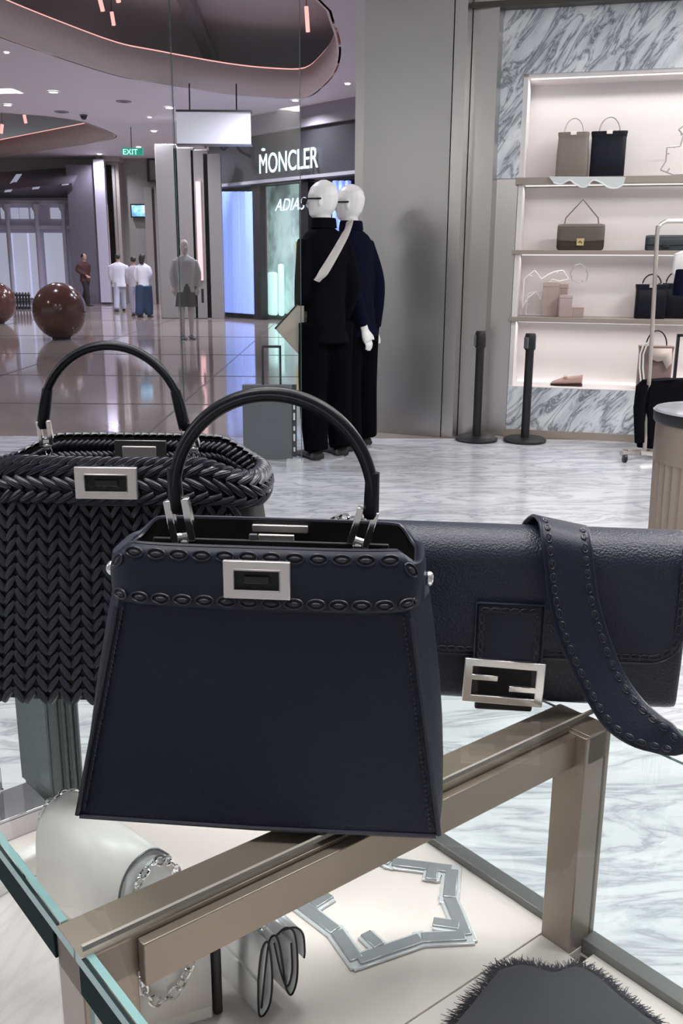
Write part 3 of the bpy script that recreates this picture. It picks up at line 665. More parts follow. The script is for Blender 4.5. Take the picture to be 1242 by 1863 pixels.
person(219, 566, 461, 'person in a loose white shirt and pale grey trousers walking in the mall', 190, (.60, .60, .68), (.33, .34, .42), [((-.16, .0, .66), (-.17, -.04, .50)), ((.14, .0, .66), (.13, -.02, .52))], LW, wide=1.25, armr=1.35, hem=.42, legw=1.15)
person(264, 577, 461, 'person with long dark hair in a white vest and wide blue jeans', 170, (.72, .72, .78), (.016, .035, .085), [((-.13, .0, .67), (-.05, -.10, .60)), ((.14, .0, .66), (.12, -.03, .54))], [((-.055, -.03, .27), (-.06, -.04, 0)), ((.055, .03, .27), (.07, .06, 0))], True, wide=.95, legw=1.5, bare=True)
person(247, 574, 466, 'person in a pale lilac top with light trousers beside the blue jeans', 200, (.42, .38, .42), (.30, .28, .34), [((-.14, .0, .66), (-.16, -.06, .56)), ((.13, .0, .66), (.12, -.04, .52))], LW, False, wide=1.0)
# shop mannequin mirrored in the window glass, built as a solid figure
pm = onz(341, 616, 0); hmx = ony(341, 432, pm.y).z
t = thing('mannequin', 'pale figure in a light top and dark olive skirt standing in for a mannequin reflected in the glass', 'mannequin', (pm.x, pm.y, 0), rot_for(20))
figure(t, hmx * .98, mat('pale_skin_tone', (.55, .50, .47), .5), mat('light_blouse', (.48, .48, .48), .6), None, M_black, [((-.14, 0, .66), (-.12, 0, .52)), ((.14, 0, .66), (.12, -.02, .52))], [((-.05, 0, .27), (-.045, 0, 0)), ((.05, 0, .27), (.045, 0, 0))], skin=mat('pale_skin_tone2', (.55, .50, .47), .5), res=.016, bare=True, skirt=(.33, mat('olive_skirt', (.085, .08, .072), .7)))
b = MB(); b.loft([ell((.17*hmx, 0, z*hmx), .010*hmx, .05*hmx, 12) for z in (.36, .5)]); add('side_bag', b, mat('maroon_bag', (.06, .03, .03), .5), t)

# ------------------------------------------------------------ goods on the shelves
def W(a, d, z): return SP + SW * a - SN * d + Vector((0, 0, z))
YAW = math.atan2(SW.y, SW.x)
def wa(x, y, d=.12):                       # wall coordinates of a pixel on the plane d metres inside the niche
    p = onp(x, y, SP - SN * d, SN); return ((p - SP).dot(SW), p.z)
M_gold = mat('gold_clasp', (.75, .58, .30), .3, .8)
def tote(x0, x1, ytop, zs, label, m, handle, dep=.13, plate=None, hh=.11, taper=1.0, back=.16):
    a0, _ = wa(x0, ytop, back); a1, zt = wa(x1, ytop, back); wd = a1 - a0; h = zt - zs
    t = thing('handbag', label, 'handbag', tuple(W((a0+a1)/2, back + dep/2, zs)), YAW)
    rr = []
    for k, (f, g) in enumerate(((.97, .96), (1, 1), (1, .98), (taper, .9), (taper, .86))):
        rr.append([Vector((p.x, p.y, (0, .006, h*.5, h*.98, h)[k])) for p in ell((0, 0, 0), wd/2*f, dep/2*g, 20, 0, 8)])
    add('body', MB().loft(rr), m, t)
    b = MB(); b.loft([[Vector((p.x, p.y, z)) for p in ell((0, 0, 0), wd/2*taper*q, dep/2*.92*q, 24, 0, 8)] for z, q in ((h - .035, 1.01), (h - .002, 1.05), (h + .004, 1.04))]); add('top_band', b, m, t)
    b = MB(); b.tube([Vector((wd*.30*math.cos(a), 0, h + hh*math.sin(a))) for a in [PI*k/16 for k in range(17)]], .0055, 8); add('handle', b, handle, t)
    if plate:
        b = MB(); b.box((-.022, -dep/2*taper - .012, h - .02), (.022, -dep/2*taper - .002, h + .004)); add('clasp', b, plate, t, bev=.002)
    for e in (-1, 1):
        b = MB(); b.box((e*wd*.30 - .008, -.004, h - .004), (e*wd*.30 + .008, .004, h + .012)); add('handle_ring', b, M_chrome, t, bev=.002)
    return t
M_bt = leather('taupe_leather', (.24, .20, .175), .5, 300, .1); M_nt = leather('black_blue_leather', (.003, .005, .012), .45, 300, .1, .25)
M_gt = leather('dark_green_leather', (.012, .022, .028), .4, 300, .1)
tote(1014, 1073, 240, z1 + .026, 'tall taupe grey tote with a pale round handle on the top shelf', M_bt, mat('pale_handle', (.55, .52, .5), .4), plate=M_satin, taper=.93)
tote(1077, 1141, 238, z1 + .026, 'tall black blue tote with a silver clasp on the top shelf', M_nt, mat('pale_handle2', (.5, .47, .45), .4), plate=M_satin)
# wavy clear plinth lip under the two totes
t = thing('wavy_plaque', 'wavy edged white translucent plaque hanging over the top shelf edge', 'plaque', tuple(W(wa(1000, 330, 0)[0], -.03, z1)))
pl = [(998, 321), (1006, 332), (1020, 335), (1035, 328), (1045, 334), (1058, 341), (1068, 338), (1078, 328), (1092, 332), (1106, 341), (1122, 342), (1134, 335), (1138, 322)]
pts = [wa(x, y, -.035) for x, y in pl]
M_ = frame(SP, SW, Vector((0, 0, 1)), SN)
b = MB(); b.prism(pts, .008, M_, z0=.032); add('plate', b, mat('frosted_plaque', (.66, .70, .70), .2), t, True, smooth=False)
b = MB(); b.tube([M_ @ Vector((q[0], q[1], .04)) for q in catmull([Vector((*q, 0)) for q in pts[1:-1]], 3)], .006, 6); add('rim', b, mat('white_rim', (.85, .87, .87), .3), t, True)

def wire_star(pxs, Zoff, label, m, r=.005, group='pentagon outline ornaments'):
    pts = [W(wa(x, y, Zoff)[0], Zoff, wa(x, y, Zoff)[1]) for x, y in pxs]
    t = thing('outline_ornament', label, 'ornament', tuple(min(pts, key=lambda p: p.z)), group=group)
    for i in range(len(pts)):
        a, c = pts[i], pts[(i+1) % len(pts)]
        b = MB(); b.tube([a, c], r, 6); add('bar', b, m, t, True)
        if i % 2 == 0:
            mid = a + (c - a)*.5; cen = sum(pts, Vector())/len(pts); b = MB(); b.tube([mid, mid + (cen - mid)*.18], r, 6); add('tab', b, m, t, True)
    return t
M_wire = mat('grey_acrylic', (.42, .40, .40), .15, .2); M_wirew = mat('white_acrylic', (.85, .84, .84), .15)
wire_star([(1213, 268), (1237, 266), (1243, 246), (1234, 236), (1252, 222), (1285, 240), (1290, 290), (1262, 316), (1224, 318), (1201, 309), (1211, 293)], .2, 'grey outline pentagon ornament on the top shelf at the right edge', M_wire)
wire_star([(1044, 484), (1055, 480), (1066, 488), (1069, 500), (1066, 511), (1052, 514), (1040, 509), (1037, 496)], .2, 'small dark outline ornament leaning above the pink boxes', M_wire, .003)
wire_star([(953, 508), (972, 492), (985, 508), (996, 500), (1010, 494), (1024, 492), (1034, 508), (1018, 512), (1004, 508), (988, 530), (983, 545), (975, 530), (957, 545), (950, 560)], .24, 'white zigzag acrylic outline ornament left of the pink boxes', M_wirew, .005)
wire_star([(956, 572), (960, 534), (984, 530), (990, 555), (984, 574)], .28, 'pale outline ornament standing low behind the pink boxes', M_wirew, .004)
# flap bag with triangular chain
def flapbag(x0, x1, ytop, zs, label, m, m2, gold, apex=None, dep=.09, back=.14):
    a0, _ = wa(x0, ytop, back); a1, zt = wa(x1, ytop, back); wd = a1 - a0; h = zt - zs
    t = thing('handbag', label, 'handbag', tuple(W((a0+a1)/2, back + dep/2, zs)), YAW)
    prof = [(-dep/2, 0), (dep/2, 0), (dep/2*1.02, h*.5), (dep/2*.8, h*.9), (dep/2*.4, h), (-dep/2*.4, h), (-dep/2*.85, h*.9), (-dep/2*1.02, h*.5)]
    add('body', MB().loft([[Vector((x, y*f, h/2 + (z - h/2)*f)) for y, z in prof] for x, f in ((-wd/2, .70), (-wd/2 + .004, .86), (-wd/2 + .014, .97), (-wd/2 + .03, 1), (wd/2 - .03, 1), (wd/2 - .014, .97), (wd/2 - .004, .86), (wd/2, .70))]), m2, t)
    fp = [(dep*.3, h*1.005), (0, h*1.03), (-dep/2*.6, h*1.0), (-dep/2*1.02, h*.86), (-dep/2*1.12, h*.6), (-dep/2*1.14, h*.36)]
    fp = [tuple(q.xy) for q in catmull([Vector((*q, 0)) for q in fp], 3)]
    b = MB(); b.loft([[Vector((x, y*g, h*.5 + (z - h*.5)*g + (.012*(1 - abs(2*x/wd))**2 if z < h*.5 else 0) * -1)) for y, z in fp] for x, g in ((-wd/2*.995, .88), (-wd/2*.95, .97), (-wd/2*.8, 1), (-wd/4, 1), (-wd/10, 1), (0, 1), (wd/10, 1), (wd/4, 1), (wd/2*.8, 1), (wd/2*.95, .97), (wd/2*.995, .88))], False, False, closed=False); add('flap', b, m, t, solid=.006)
    b = MB(); b.box((-.028, -dep/2*1.14 - .012, h*.18), (.028, -dep/2*1.14 - .001, h*.46)); add('clasp', b, gold, t, bev=.003)
    b = MB(); b.tube([(-.013, -dep/2*1.14 - .013, h*.30), (0, -dep/2*1.14 - .015, h*.36), (.013, -dep/2*1.14 - .013, h*.28)], .004, 6); add('clasp_emblem', b, M_black, t)
    if apex:
        hz = wa((x0+x1)/2, apex, back)[1] - zs
        b = MB(); b.tube([(-wd*.36, 0, h*.98), (-wd*.34, 0, h*1.25), (-wd*.17, 0, h*1.25 + (hz - h*1.25)*.5), (0, 0, hz), (wd*.17, 0, h*1.25 + (hz - h*1.25)*.5), (wd*.34, 0, h*1.25), (wd*.36, 0, h*.98)], .005, 6); add('strap', b, mat('chain_brown', (.18, .15, .13), .4), t)
    return t
M_q = mat('quilted_brown', (.10, .085, .072), .5); _ch = None
N_, L_2, b_ = nodes(M_q); ck = N_.new('ShaderNodeTexChecker'); ck.inputs['Scale'].default_value = 110; L_2.new(coords(M_q, (1, 1, 1), (.0, .785, 0)), ck.inputs['Vector']); ck.inputs['Color1'].default_value = (.085, .070, .060, 1); ck.inputs['Color2'].default_value = (.14, .118, .10, 1); L_2.new(ck.outputs['Color'], b_.inputs['Base Color'])
flapbag(1014, 1101, 408, z2 + .016, 'quilted brown flap bag with gold clasp on the second shelf', M_q, mat('dark_brown_leather', (.03, .018, .012), .4), M_gold, 362)
flapbag(1175, 1250, 428, z2 + .016, 'low dark green flap bag on the second shelf behind the rail', M_gt, M_gt, M_black, None, .10)
b = MB()
# pink cartons
def carton(x0, x1, yt, label, rz, d=.16, c=(.46, .35, .33)):
    a0, _ = wa(x0, yt, d); a1, zt = wa(x1, yt, d); zs = z3 + .018; wd = a1 - a0
    t = thing('carton', label, 'box', tuple(W((a0+a1)/2, d + .05, zs)), YAW + rz, group='dusty pink cartons on the third shelf')
    b = MB(); b.box((-wd/2, -.045, 0), (wd/2, .045, (zt - zs)*.86)); add('box_body', b, mat('dusty_pink', c, .5), t, bev=.003)
    b = MB(); b.box((-wd/2 - .002, -.047, (zt - zs)*.86), (wd/2 + .002, .047, zt - zs)); add('lid', b, mat('dusty_pink_lid', tuple(v*1.1 for v in c), .5), t, bev=.003)
carton(988, 1017, 513, 'tallest dusty pink carton on the third shelf', .0, .17)
carton(1019, 1033, 516, 'slim dusty pink carton standing behind the middle one', 0, .22, (.40, .29, .27))
carton(1018, 1041, 537, 'middle dusty pink carton on the third shelf', .0, .07)
carton(1041, 1062, 559, 'shortest dusty pink carton at the right of the three', .0, .10)
# totes on shelf three, at the right edge
tote(1158, 1215, 519, z3 + .018, 'black slouchy tote with silver rings on the third shelf behind the rail', M_nt, M_black, plate=M_satin, dep=.16, hh=.08, back=.10)
tote(1200, 1262, 517, z3 + .018, 'navy tote on the third shelf cut by the right edge', M_nt, M_black, plate=M_satin, dep=.14, hh=.09, back=.22)
# loafer
a0, _ = wa(1001, 694, .1); a1, _ = wa(1059, 694, .1); L = a1 - a0
t = thing('loafer', 'dusty pink leather loafer with a dark sole on the marble plinth', 'shoe', tuple(W((a0+a1)/2, .14, z4 + .006)), YAW)
M_lo = mat('pink_loafer', (.46, .30, .27), .4); S = []
for x, wd, h, zb in ((-.5, .012, .016, .004), (-.46, .028, .030, .004), (-.36, .040, .040, .004), (-.2, .044, .055, .004), (-.08, .042, .068, .004), (0, .038, .066, .004), (.15, .034, .064, .008), (.35, .034, .072, .012), (.47, .030, .080, .014), (.5, .018, .078, .018)):
    S.append([Vector((x*L, wd*math.cos(2*PI*k/14), zb + .008 + (h - .008)*(.5 + .5*math.sin(2*PI*k/14)))) for k in range(14)])
add('upper', MB().loft(S), M_lo, t)
b = MB(); b.loft([[Vector((x*L, wd*1.06*math.cos(2*PI*k/14), z0 + dz*(.5 + .5*math.sin(2*PI*k/14)))) for k in range(14)] for x, wd, z0, dz in ((-.51, .012, .003, .010), (-.42, .038, 0, .012), (-.2, .045, 0, .012), (.0, .036, 0, .014), (.2, .034, 0, .018), (.49, .032, 0, .022), (.51, .016, 0, .022))]); add('sole', b, mat('dark_sole', (.05, .025, .02), .4), t)
b = MB(); b.box((-.10*L, -.036, .060), (.02*L, .036, .076)); add('tongue_strap', b, M_lo, t, bev=.004)
b = MB(); b.tube([(.05*L, -.024, .073), (.3*L, -.028, .080), (.48*L, 0, .09), (.3*L, .028, .080), (.05*L, .024, .073)], .003, 6); add('collar', b, mat('cream_lining', (.7, .62, .45), .5), t)

# garment rail with hanging dark clothes
pr = onz(1140, 838, 0); Yr = pr.y
t = thing('garment_rail', 'pale metal garment rail on casters at the right edge', 'clothes rail', tuple(onz(1165, 830, 0)))
M_rail = mat('pale_metal', (.55, .50, .46), .3, .6)
b = MB(); b.tube(catmull([ony(1172, 822, Yr + .1), ony(1186, 600, Yr + .1), ony(1195, 430, Yr + .1), ony(1199, 412, Yr + .1), ony(1209, 404, Yr + .1), ony(1225, 402, Yr + .1), ony(1330, 402, Yr + .1)], 5), .015, 8); add('upright', b, M_rail, t, True)
b = MB(); a = ony(1133, 822, Yr); c = ony(1270, 832, Yr + .25); b.tube([ony(1130, 824, Yr - .1), ony(1172, 822, Yr + .1), ony(1200, 818, Yr + .4)], .018, 8); b.tube([ony(1165, 824, Yr + .05), ony(1290, 835, Yr + .05)], .018, 8); add('base_bar', b, M_rail, t, True)
for x, y, Yc in ((1136, 834, Yr - .06), (1200, 826, Yr + .35)):
    p = ony(x, y, Yc); p.z = .032; b = MB(); b.tube([p + Vector((-.012, 0, 0)), p + Vector((.012, 0, 0))], .032, 14); add('caster', b, M_black, t, True)
    b = MB(); b.box((p.x - .016, p.y - .012, .03), (p.x + .016, p.y + .012, .095)); add('caster_fork', b, M_grey, t, True, bev=.003)
a0 = ony(1166, 690, Yr + .05); t = thing('hanging_coat', 'black coat hanging at the right edge beside the ribbed bin', 'coat', (a0.x + .12, Yr + .10, ony(1166, 812, Yr).z))
S = []
for y, xl in ((818, 1166), (790, 1162), (740, 1160), (706, 1164), (694, 1176), (692, 1200)):
    p = ony(xl, y, Yr + .05); S.append([Vector((p.x + .17 + .17*math.cos(2*PI*k/24) * (1 if math.cos(2*PI*k/24) < 0 else 1.2), Yr + .15 + (.07 + .012*math.cos(6*2*PI*k/24))*math.sin(2*PI*k/24), p.z)) for k in range(24)])
b = MB(); b.loft(S); add('coat_body', b, M_suit, t, True)
b = MB(); b.tube([ony(1172, 700, Yr + .05), ony(1162, 740, Yr + .02), ony(1163, 805, Yr + .02)], [.03, .04, .035], 10); add('sleeve', b, M_suit, t, True)
# striped pink tote behind with black straps
tote(1163, 1226, 632, z4 + .012, 'dusty pink striped tote with cream flap on the plinth at the right', mat('brown_pink_leather', (.22, .15, .135), .5), M_black, dep=.14, hh=.12, back=.05)
t = thing('leather_charm', 'cream leather flap charm hung over the striped tote', 'charm', tuple(W(wa(1205, 660, .03)[0], .03, z4 + .1)))
b = MB(); A_ = [W(wa(x, y, .02)[0], .02, wa(x, y, .02)[1]) for x, y in ((1182, 634), (1222, 634), (1222, 660), (1212, 672), (1205, 656), (1196, 658), (1180, 652))]
b.add(A_, [tuple(range(7))]); add('flap', b, mat('cream_leather', (.72, .60, .54), .5), t, True, solid=.01, soff=0)
for x in (1166, 1172):
    b = MB(); b.tube([W(wa(xx, yy, .03)[0], .03, wa(xx, yy, .03)[1]) for xx, yy in ((x, 700), (x - 3, 670), (x - 2, 645), (x + 4, 628), (x + 14, 622))], .006, 6); add('white_strap', b, M_wirew, t, True)
# dark A-frame stand
t = thing('sign_stand', 'thin black square tube frame standing by the right edge', 'stand', tuple(onz(1222, 815, 0)))
b = MB()
Yq = Yr + .35
q0 = ony(1226, 690, Yq); q1 = ony(1231, 610, Yq); q1.x = q0.x + .006
b.tube([Vector((q0.x, Yq, 0)), Vector((q0.x, Yq, q1.z))], .014, 4); b.tube([Vector((q0.x - .01, Yq, q1.z)), Vector((q0.x + .35, Yq, q1.z))], .014, 4); b.tube([Vector((q0.x + .34, Yq, 0)), Vector((q0.x + .34, Yq, q1.z))], .014, 4); add('frame_tube', b, M_black, t, True, smooth=False)
# scarf / garment on the rail top
t = thing('gauze_blouse', 'white translucent top with navy sleeve hanging from the garment rail', 'clothing', tuple(ony(1236, 560, Yr + .1)))
b = MB(); S = []
for y, xl, xr in ((498, 1222, 1300), (480, 1224, 1300), (462, 1226, 1290), (456, 1240, 1280)):
    S.append([ony((xl+xr)/2 + (xr-xl)/2*math.cos(2*PI*k/16), y, Yr + .1 + .05*math.sin(2*PI*k/16)) for k in range(16)])
b.loft(S); add('white_body', b, mat('white_gauze', (.75, .73, .73), .6), t, True)
b = MB(); b.tube([ony(1240, 492, Yr + .02), ony(1236, 520, Yr), ony(1232, 538, Yr)], [.04, .045, .035], 10); add('navy_sleeve', b, M_suit2, t, True)

# fluted bin
Yb = 4.35; aL_ = ony(1179, 960, Yb); zt_ = ony(1240, 746, Yb).z; rb = .27; cx_ = aL_.x + rb + .005
t = thing('fluted_bin', 'round bronze fluted bin with black top ring at the right edge', 'bin', (cx_, Yb, 0))
zr = ony(1200, 838, Yb).z
add('fluted_drum', MB().loft([[Vector(((rb*f - .008*abs(math.sin(18*2*PI*k/216)))*math.cos(2*PI*k/216)*1, (rb*f - .008*abs(math.sin(18*2*PI*k/216)))*math.sin(2*PI*k/216), z)) for k in range(216)] for z, f in ((0, .96), (zr*.5, .98), (zr, 1))]), M_bronze, t)
add('collar', MB().lathe([(rb*1.01, zr), (rb*1.01, zt_ - .05), (rb*.98, zt_ - .045)], 64), M_bronze, t)
add('top_ring', MB().lathe([(rb*1.035, zt_ - .06), (rb*1.06, zt_ - .05), (rb*1.06, zt_ - .005), (rb*1.03, zt_), (rb*.8, zt_ - .002)], 64, cap0=False), M_black, t)
add('lid_disc', MB().lathe([(.001, zt_ + .006), (rb*.5, zt_ + .008), (rb*1.04, zt_ + .003), (rb*1.07, zt_ - .006)], 64, cap0=False, cap1=False), mat('misty_lid', (.36, .37, .41), .12), t)
b = MB(); b.prism([(-.05, 0), (.05, 0), (.048, -.03), (.03, -.055), (0, -.062), (-.03, -.055), (-.048, -.03)], .004, Matrix.Rotation(PI/2, 4, 'X')); o = add('white_tag', b, mat('misty_tag', (.62, .64, .68), .2), t); o.location = (rb*1.07*math.cos(math.radians(-118)), rb*1.07*math.sin(math.radians(-118)) - .002, zt_ - .012); o.rotation_euler = (0, 0, math.radians(-28))
# ============================================================ GLASS DISPLAY TABLE
T = 0.863; ZB = 0.575; GT = .009
A0 = onz(99, 1663, T); A0.z = 0
U = (onz(817, 1352, T) - onz(99, 1663, T)); U.z = 0; U.normalize(); V = Vector((-U.y, U.x, 0)); ZZ = Vector((0, 0, 1))
MT = frame(A0, U, V, ZZ)
def P(u, v, z): return MT @ Vector((u, v, z))
UR, VF, VN = .612, .66, -.62
tb = thing('display_table', 'bronze framed glass display table with cream base board in the foreground', 'display case', tuple(P(.3, 0, 0)), math.atan2(U.y, U.x))
def tbox(name, lo, hi, m, bev=0, mm=None, **k):
    b = MB(); b.box(lo, hi, MT)
    if mm: b.m = mm
    return add(name, b, m, tb, True, bev=bev, smooth=bool(bev), **k)
# crossbar and its front lip, posts
tbox('crossbar', (0, -.047, T - .046), (.615, 0, T - GT - .0015), M_bronze, .0012)
tbox('crossbar_lip', (.045, -.058, T - .052), (.600, -.048, T - .014), M_bronze, .001)
tbox('glass_joint', (.002, -.0475, T - .0045), (UR + .03, -.0445, T - .0002), mat('joint_seal', (.36, .33, .30), .35))
for u0, u1, v0, v1 in ((0, .045, -.047, 0), (.570, .615, -.072, -.030), (0, .045, VF - .05, VF), (.570, .615, VF - .05, VF), (0, .045, VN, VN + .045), (.570, .615, VN, VN + .045)):
    tbox('post', (u0, v0, .05), (u1, v1, T - .012), M_bronze, .0012)
tbox('side_bar', (.575, -.072, T - .046), (.615, -.03, T - GT - .001), M_bronze, .001)
for v0, v1 in ((VF - .05, VF), (VN, VN + .045)): tbox('crossbar', (.045, v0, T - .046), (.570, v1, T - .012), M_bronze, .001)
# glass tops: [bottom, top, front, right, back, left] faces
tbox('glass_top', (-.004, -.0445, T - GT), (.650, VF + .01, T), [M_gtop, M_gedge], 0, [0, 0, 0, 1, 1, 1])
tbox('glass_top', (-.004, VN - .01, T - GT), (.650, -.0475, T), [M_gtop, M_gedge], 0, [0, 0, 1, 1, 0, 1])
# side panes
for v0, v1 in ((0, VF - .05), (VN + .045, -.047)):
    tbox('side_pane', (.004, v0, .06), (.010, v1, T - GT - .0005), [M_gtop, M_gedge], 0, [1, 1, 1, 0, 1, 0])
    tbox('edge_rail', (-.002, v0, T - .040), (.0035, v1, T - GT - .0005), mat('dark_green_rail', (.010, .024, .024), .7, spec=.08), .001)
for v0, v1 in ((-.03, VF - .05), (VN + .045, -.072)):
    tbox('side_pane', (.604, v0, ZB), (.609, v1, T - .012), [M_gtop, M_gdark], 0, [1, 1, 1, 0, 1, 0])
    tbox('bottom_track', (.592, v0, ZB - .01), (.615, v1, ZB + .010), mat('track_grey', (.17, .17, .165), .3, .5), .001)
# base boards with a joint between them
tbox('base_board', (.012, -.0285, ZB - .02), (.592, VF - .02, ZB), M_board, .0008)
tbox('base_board', (.012, -.0875, ZB - .02), (.568, -.0305, ZB), M_board, .0008)
tbox('base_board', (.5685, -.0730, ZB - .02), (.592, -.0305, ZB - .0005), M_board, .0008)
tbox('base_board', (.012, VN + .01, ZB - .02), (.592, -.0895, ZB), M_board, .0008)
tbox('under_board', (.012, VN + .01, ZB - .035), (.600, VF - .02, ZB - .0205), M_bronze_dark)
for v in (VN + .02, VF - .03): tbox('floor_plinth', (.0, v - .02, 0), (.615, v + .02, .05), M_bronze, .001)
for u in (.0, .575): tbox('floor_plinth', (u, VN + .04, 0), (u + .04, VF - .05, .05), M_bronze, .001)

# ============================================================ BAG 1: navy bag in front
O1 = Vector((-.0700, .792, T + .0006)); R1 = math.radians(-4.9)
bag = thing('handbag', 'smooth navy leather handbag with whipstitched band, nearest the camera', 'handbag', tuple(O1), R1)
def sect(w, g, d0, d1, z, r=.012):
    """cross-section: straight front/back panels, gussets bulging sideways"""
    out = []
    for k in range(9): out.append(Vector((-w + 2*w*k/8, -d0 - .003*math.sin(PI*k/8), z)))
    for k in range(1, 8):
        a = k/8; out.append(Vector((w + g*math.sin(PI*a)**.7, -d0 + (d0 + d1)*a, z)))
    for k in range(9): out.append(Vector((w - 2*w*k/8, d1, z)))
    for k in range(1, 8):
        a = k/8; out.append(Vector((-w - g*math.sin(PI*a)**.7, d1 - (d0 + d1)*a, z)))
    return out
SHX = .0075
def bsec(z):
    f = z / .21
    return (.1625 - .0385*f, .004 + .013*f**.8 + .004*math.sin(PI*f), .060 - .014*f, .060 - .014*f)
R = []
for z, k in ((0, .965), (.0015, .985), (.005, .997), (.012, 1), (.05, 1), (.09, 1), (.13, 1), (.17, 1), (.21, 1)):
    w_, g_, d0, d1 = bsec(z); R.append([q + Vector((SHX*z/.21, 0, 0)) for q in sect(w_*k, g_, d0*k, d1*k, z)])
add('body', MB().loft(R), M_navy, bag, ang=50)
# piped edges along the seams of front panel and gussets
for sx in (-1, 1):
    for sy in (-1, 1):
        pts = [Vector((SHX*z/.21 + sx*(bsec(z)[0] + .0008), sy*(bsec(z)[2] + .0006), z)) for z in (.004, .04, .08, .12, .16, .20)]
        b = MB(); b.tube(pts, .0024, 6); add('edge_piping', b, M_edge, bag)
b = MB(); b.tube([Vector((-.160, -.0600, .0025)), Vector((0, -.063, .0025)), Vector((.160, -.0600, .0025))], .0022, 6); add('edge_piping', b, M_edge, bag)
# fine row of small stitches beside the seams
b = MB()
for sx in (-1, 1):
    for k in range(44):
        z = .01 + .0044*k; w_, g_, d0, _ = bsec(z); xo = SHX*z/.21; b.box((xo + sx*(w_ - .006) - .0006, -d0 - .0035, z), (xo + sx*(w_ - .006) + .0006, -d0 + .001, z + .0028))
o = add('fine_stitching', b, M_edge, bag, smooth=False); o['kind'] = 'stuff'
# band around the opening
XS = .0075
def loop(a, d, z, p=5.0, n=64, dip=0):
    out = []
    for q in ell((0, 0, 0), a, d, n, 0, p):
        f = smoothstep(.86, 1.0, abs(q.x)/a); out.append(Vector((q.x + XS, q.y, z - dip*f)))
    return out
bandR = [loop(.1310, .0535, .2055), loop(.1335, .0550, .209), loop(.1345, .0530, .230), loop(.1335, .0495, .246, dip=.004), loop(.1300, .0470, .2565, dip=.016)]
add('stitched_band', MB().loft(bandR, False, False), M_navyb, bag, solid=.0032, soff=1, bev=0)
inn = [loop(.1265, .0435, .2560, dip=.016), loop(.129, .046, .235), loop(.126, .044, .212)]
b = MB(); b.loft(inn, False, True); add('lining', b, M_lining, bag)
b = MB(); b.tube(loop(.1288, .0455, .2568, dip=.016), .0019, 6, True); add('rim_piping', b, M_edge, bag)
# divider
b = MB(); b.box((-.098, -.002, .2115), (.112, .002, .250)); add('divider', b, M_lining, bag, bev=.001)
# whip stitches: raised oval loop over a dark hole
mb = MB(); mb.tube([Vector((.0078*math.cos(a), 0, .0042*math.sin(a))) for a in [2*PI*k/20 for k in range(20)]], .0009, 6, True)
mb.ball((0, .0004, 0), (.0068, .0010, .0034), 14, 6, mi=1); mb.ball((0, -.0006, 0), (.0042, .0013, .0019), 10, 6, mi=0)
stitch_me = mb.mesh('stitch', [M_edge, M_hole])
def band_pt(x, z, back=False):
    zz = [(.209, .1335, .0550), (.230, .1345, .0530), (.246, .1335, .0495), (.2565, .1300, .0470)]
    a, d = zz[-1][1:]
    for i in range(3):
        if zz[i][0] <= z <= zz[i+1][0]:
            f = (z - zz[i][0])/(zz[i+1][0] - zz[i][0]); a = zz[i][1]*(1-f) + zz[i+1][1]*f; d = zz[i][2]*(1-f) + zz[i+1][2]*f
    q = max(0, 1 - abs(x/a)**5)**(1/5)
    return Vector((x, -d*q - .0036, z))
def place_stitch(x, z, tilt=0, s=1.0):
    p = band_pt(x, z); e = .002; tx = (band_pt(x + e, z) - band_pt(x - e, z)).normalized(); tz = (band_pt(x, min(z + e, .2565)) - band_pt(x, max(z - e, .209))).normalized()
    n = tx.cross(tz).normalized(); tz = n.cross(tx)     # -n faces out... y axis of the stitch points inwards
    M = frame(p + Vector((XS, 0, 0)), tx, -n if n.y < 0 else n, tz) @ Matrix.Rotation(tilt, 4, 'Y') @ Matrix.Scale(s, 4)
    inst('stitch', stitch_me, bag, M)
for k in range(12): place_stitch(-.1085 + k*.0196, .2505)
for k in range(14): place_stitch(-.1225 + k*.01885, .2130)
place_stitch(-.1250, .241, -.8); place_stitch(.1250, .241, .8)
for k in (-1, 1): place_stitch(k*.1295, .2135, 0, .8)
# turn lock
def lock(parent, cx, cy, cz, w, h, m, name='lock_plate'):
    Mx = Matrix.Translation((cx, cy, cz))
    ow, oh, iw, ih = w/2, h/2, w*.34, h*.27
    b = MB(); t_ = .0045
    o4 = [(-ow, -oh), (ow, -oh), (ow, oh), (-ow, oh)]; i4 = [(-iw, -ih), (iw, -ih), (iw, ih), (-iw, ih)]
    vs = [Vector((x, 0, z)) for x, z in o4] + [Vector((x, 0, z)) for x, z in i4] + [Vector((x, -t_, z)) for x, z in o4] + [Vector((x, -t_, z)) for x, z in i4]
    fs = []
    for k in range(4):
        j = (k+1) % 4; fs += [(8+k, 8+j, 12+j, 12+k), (k, j, 4+j, 4+k), (k, j, 8+j, 8+k), (4+k, 4+j, 12+j, 12+k)]
    b.add([Mx @ v for v in vs], fs); pl = add(name, b, m, parent, bev=.0009)
    b = MB(); b.box((cx - iw - .001, cy - .0012, cz - ih - .001), (cx + iw + .001, cy - .0004, cz + ih + .001)); add('lock_window', b, M_lining, pl, smooth=False)
    b = MB(); b.tube([(cx + sx*iw*.99, cy - t_ - .0002, cz + sz*ih*.97) for sx, sz in ((-1, -1), (1, -1), (1, 1), (-1, 1))], .0007, 4, True); add('inner_rim', b, M_chrome, pl)
    b = MB(); b.box((cx - iw*.55, cy - .0034, cz - ih*.35), (cx + iw*.55, cy - .0012, cz + ih*.35)); add('turn_bar', b, M_black, pl, bev=.0005)
    return pl
lx = (472 - 488)*.78/1700
lock(bag, .0055, -.0570, .2335, .0560, .0330, M_satin)
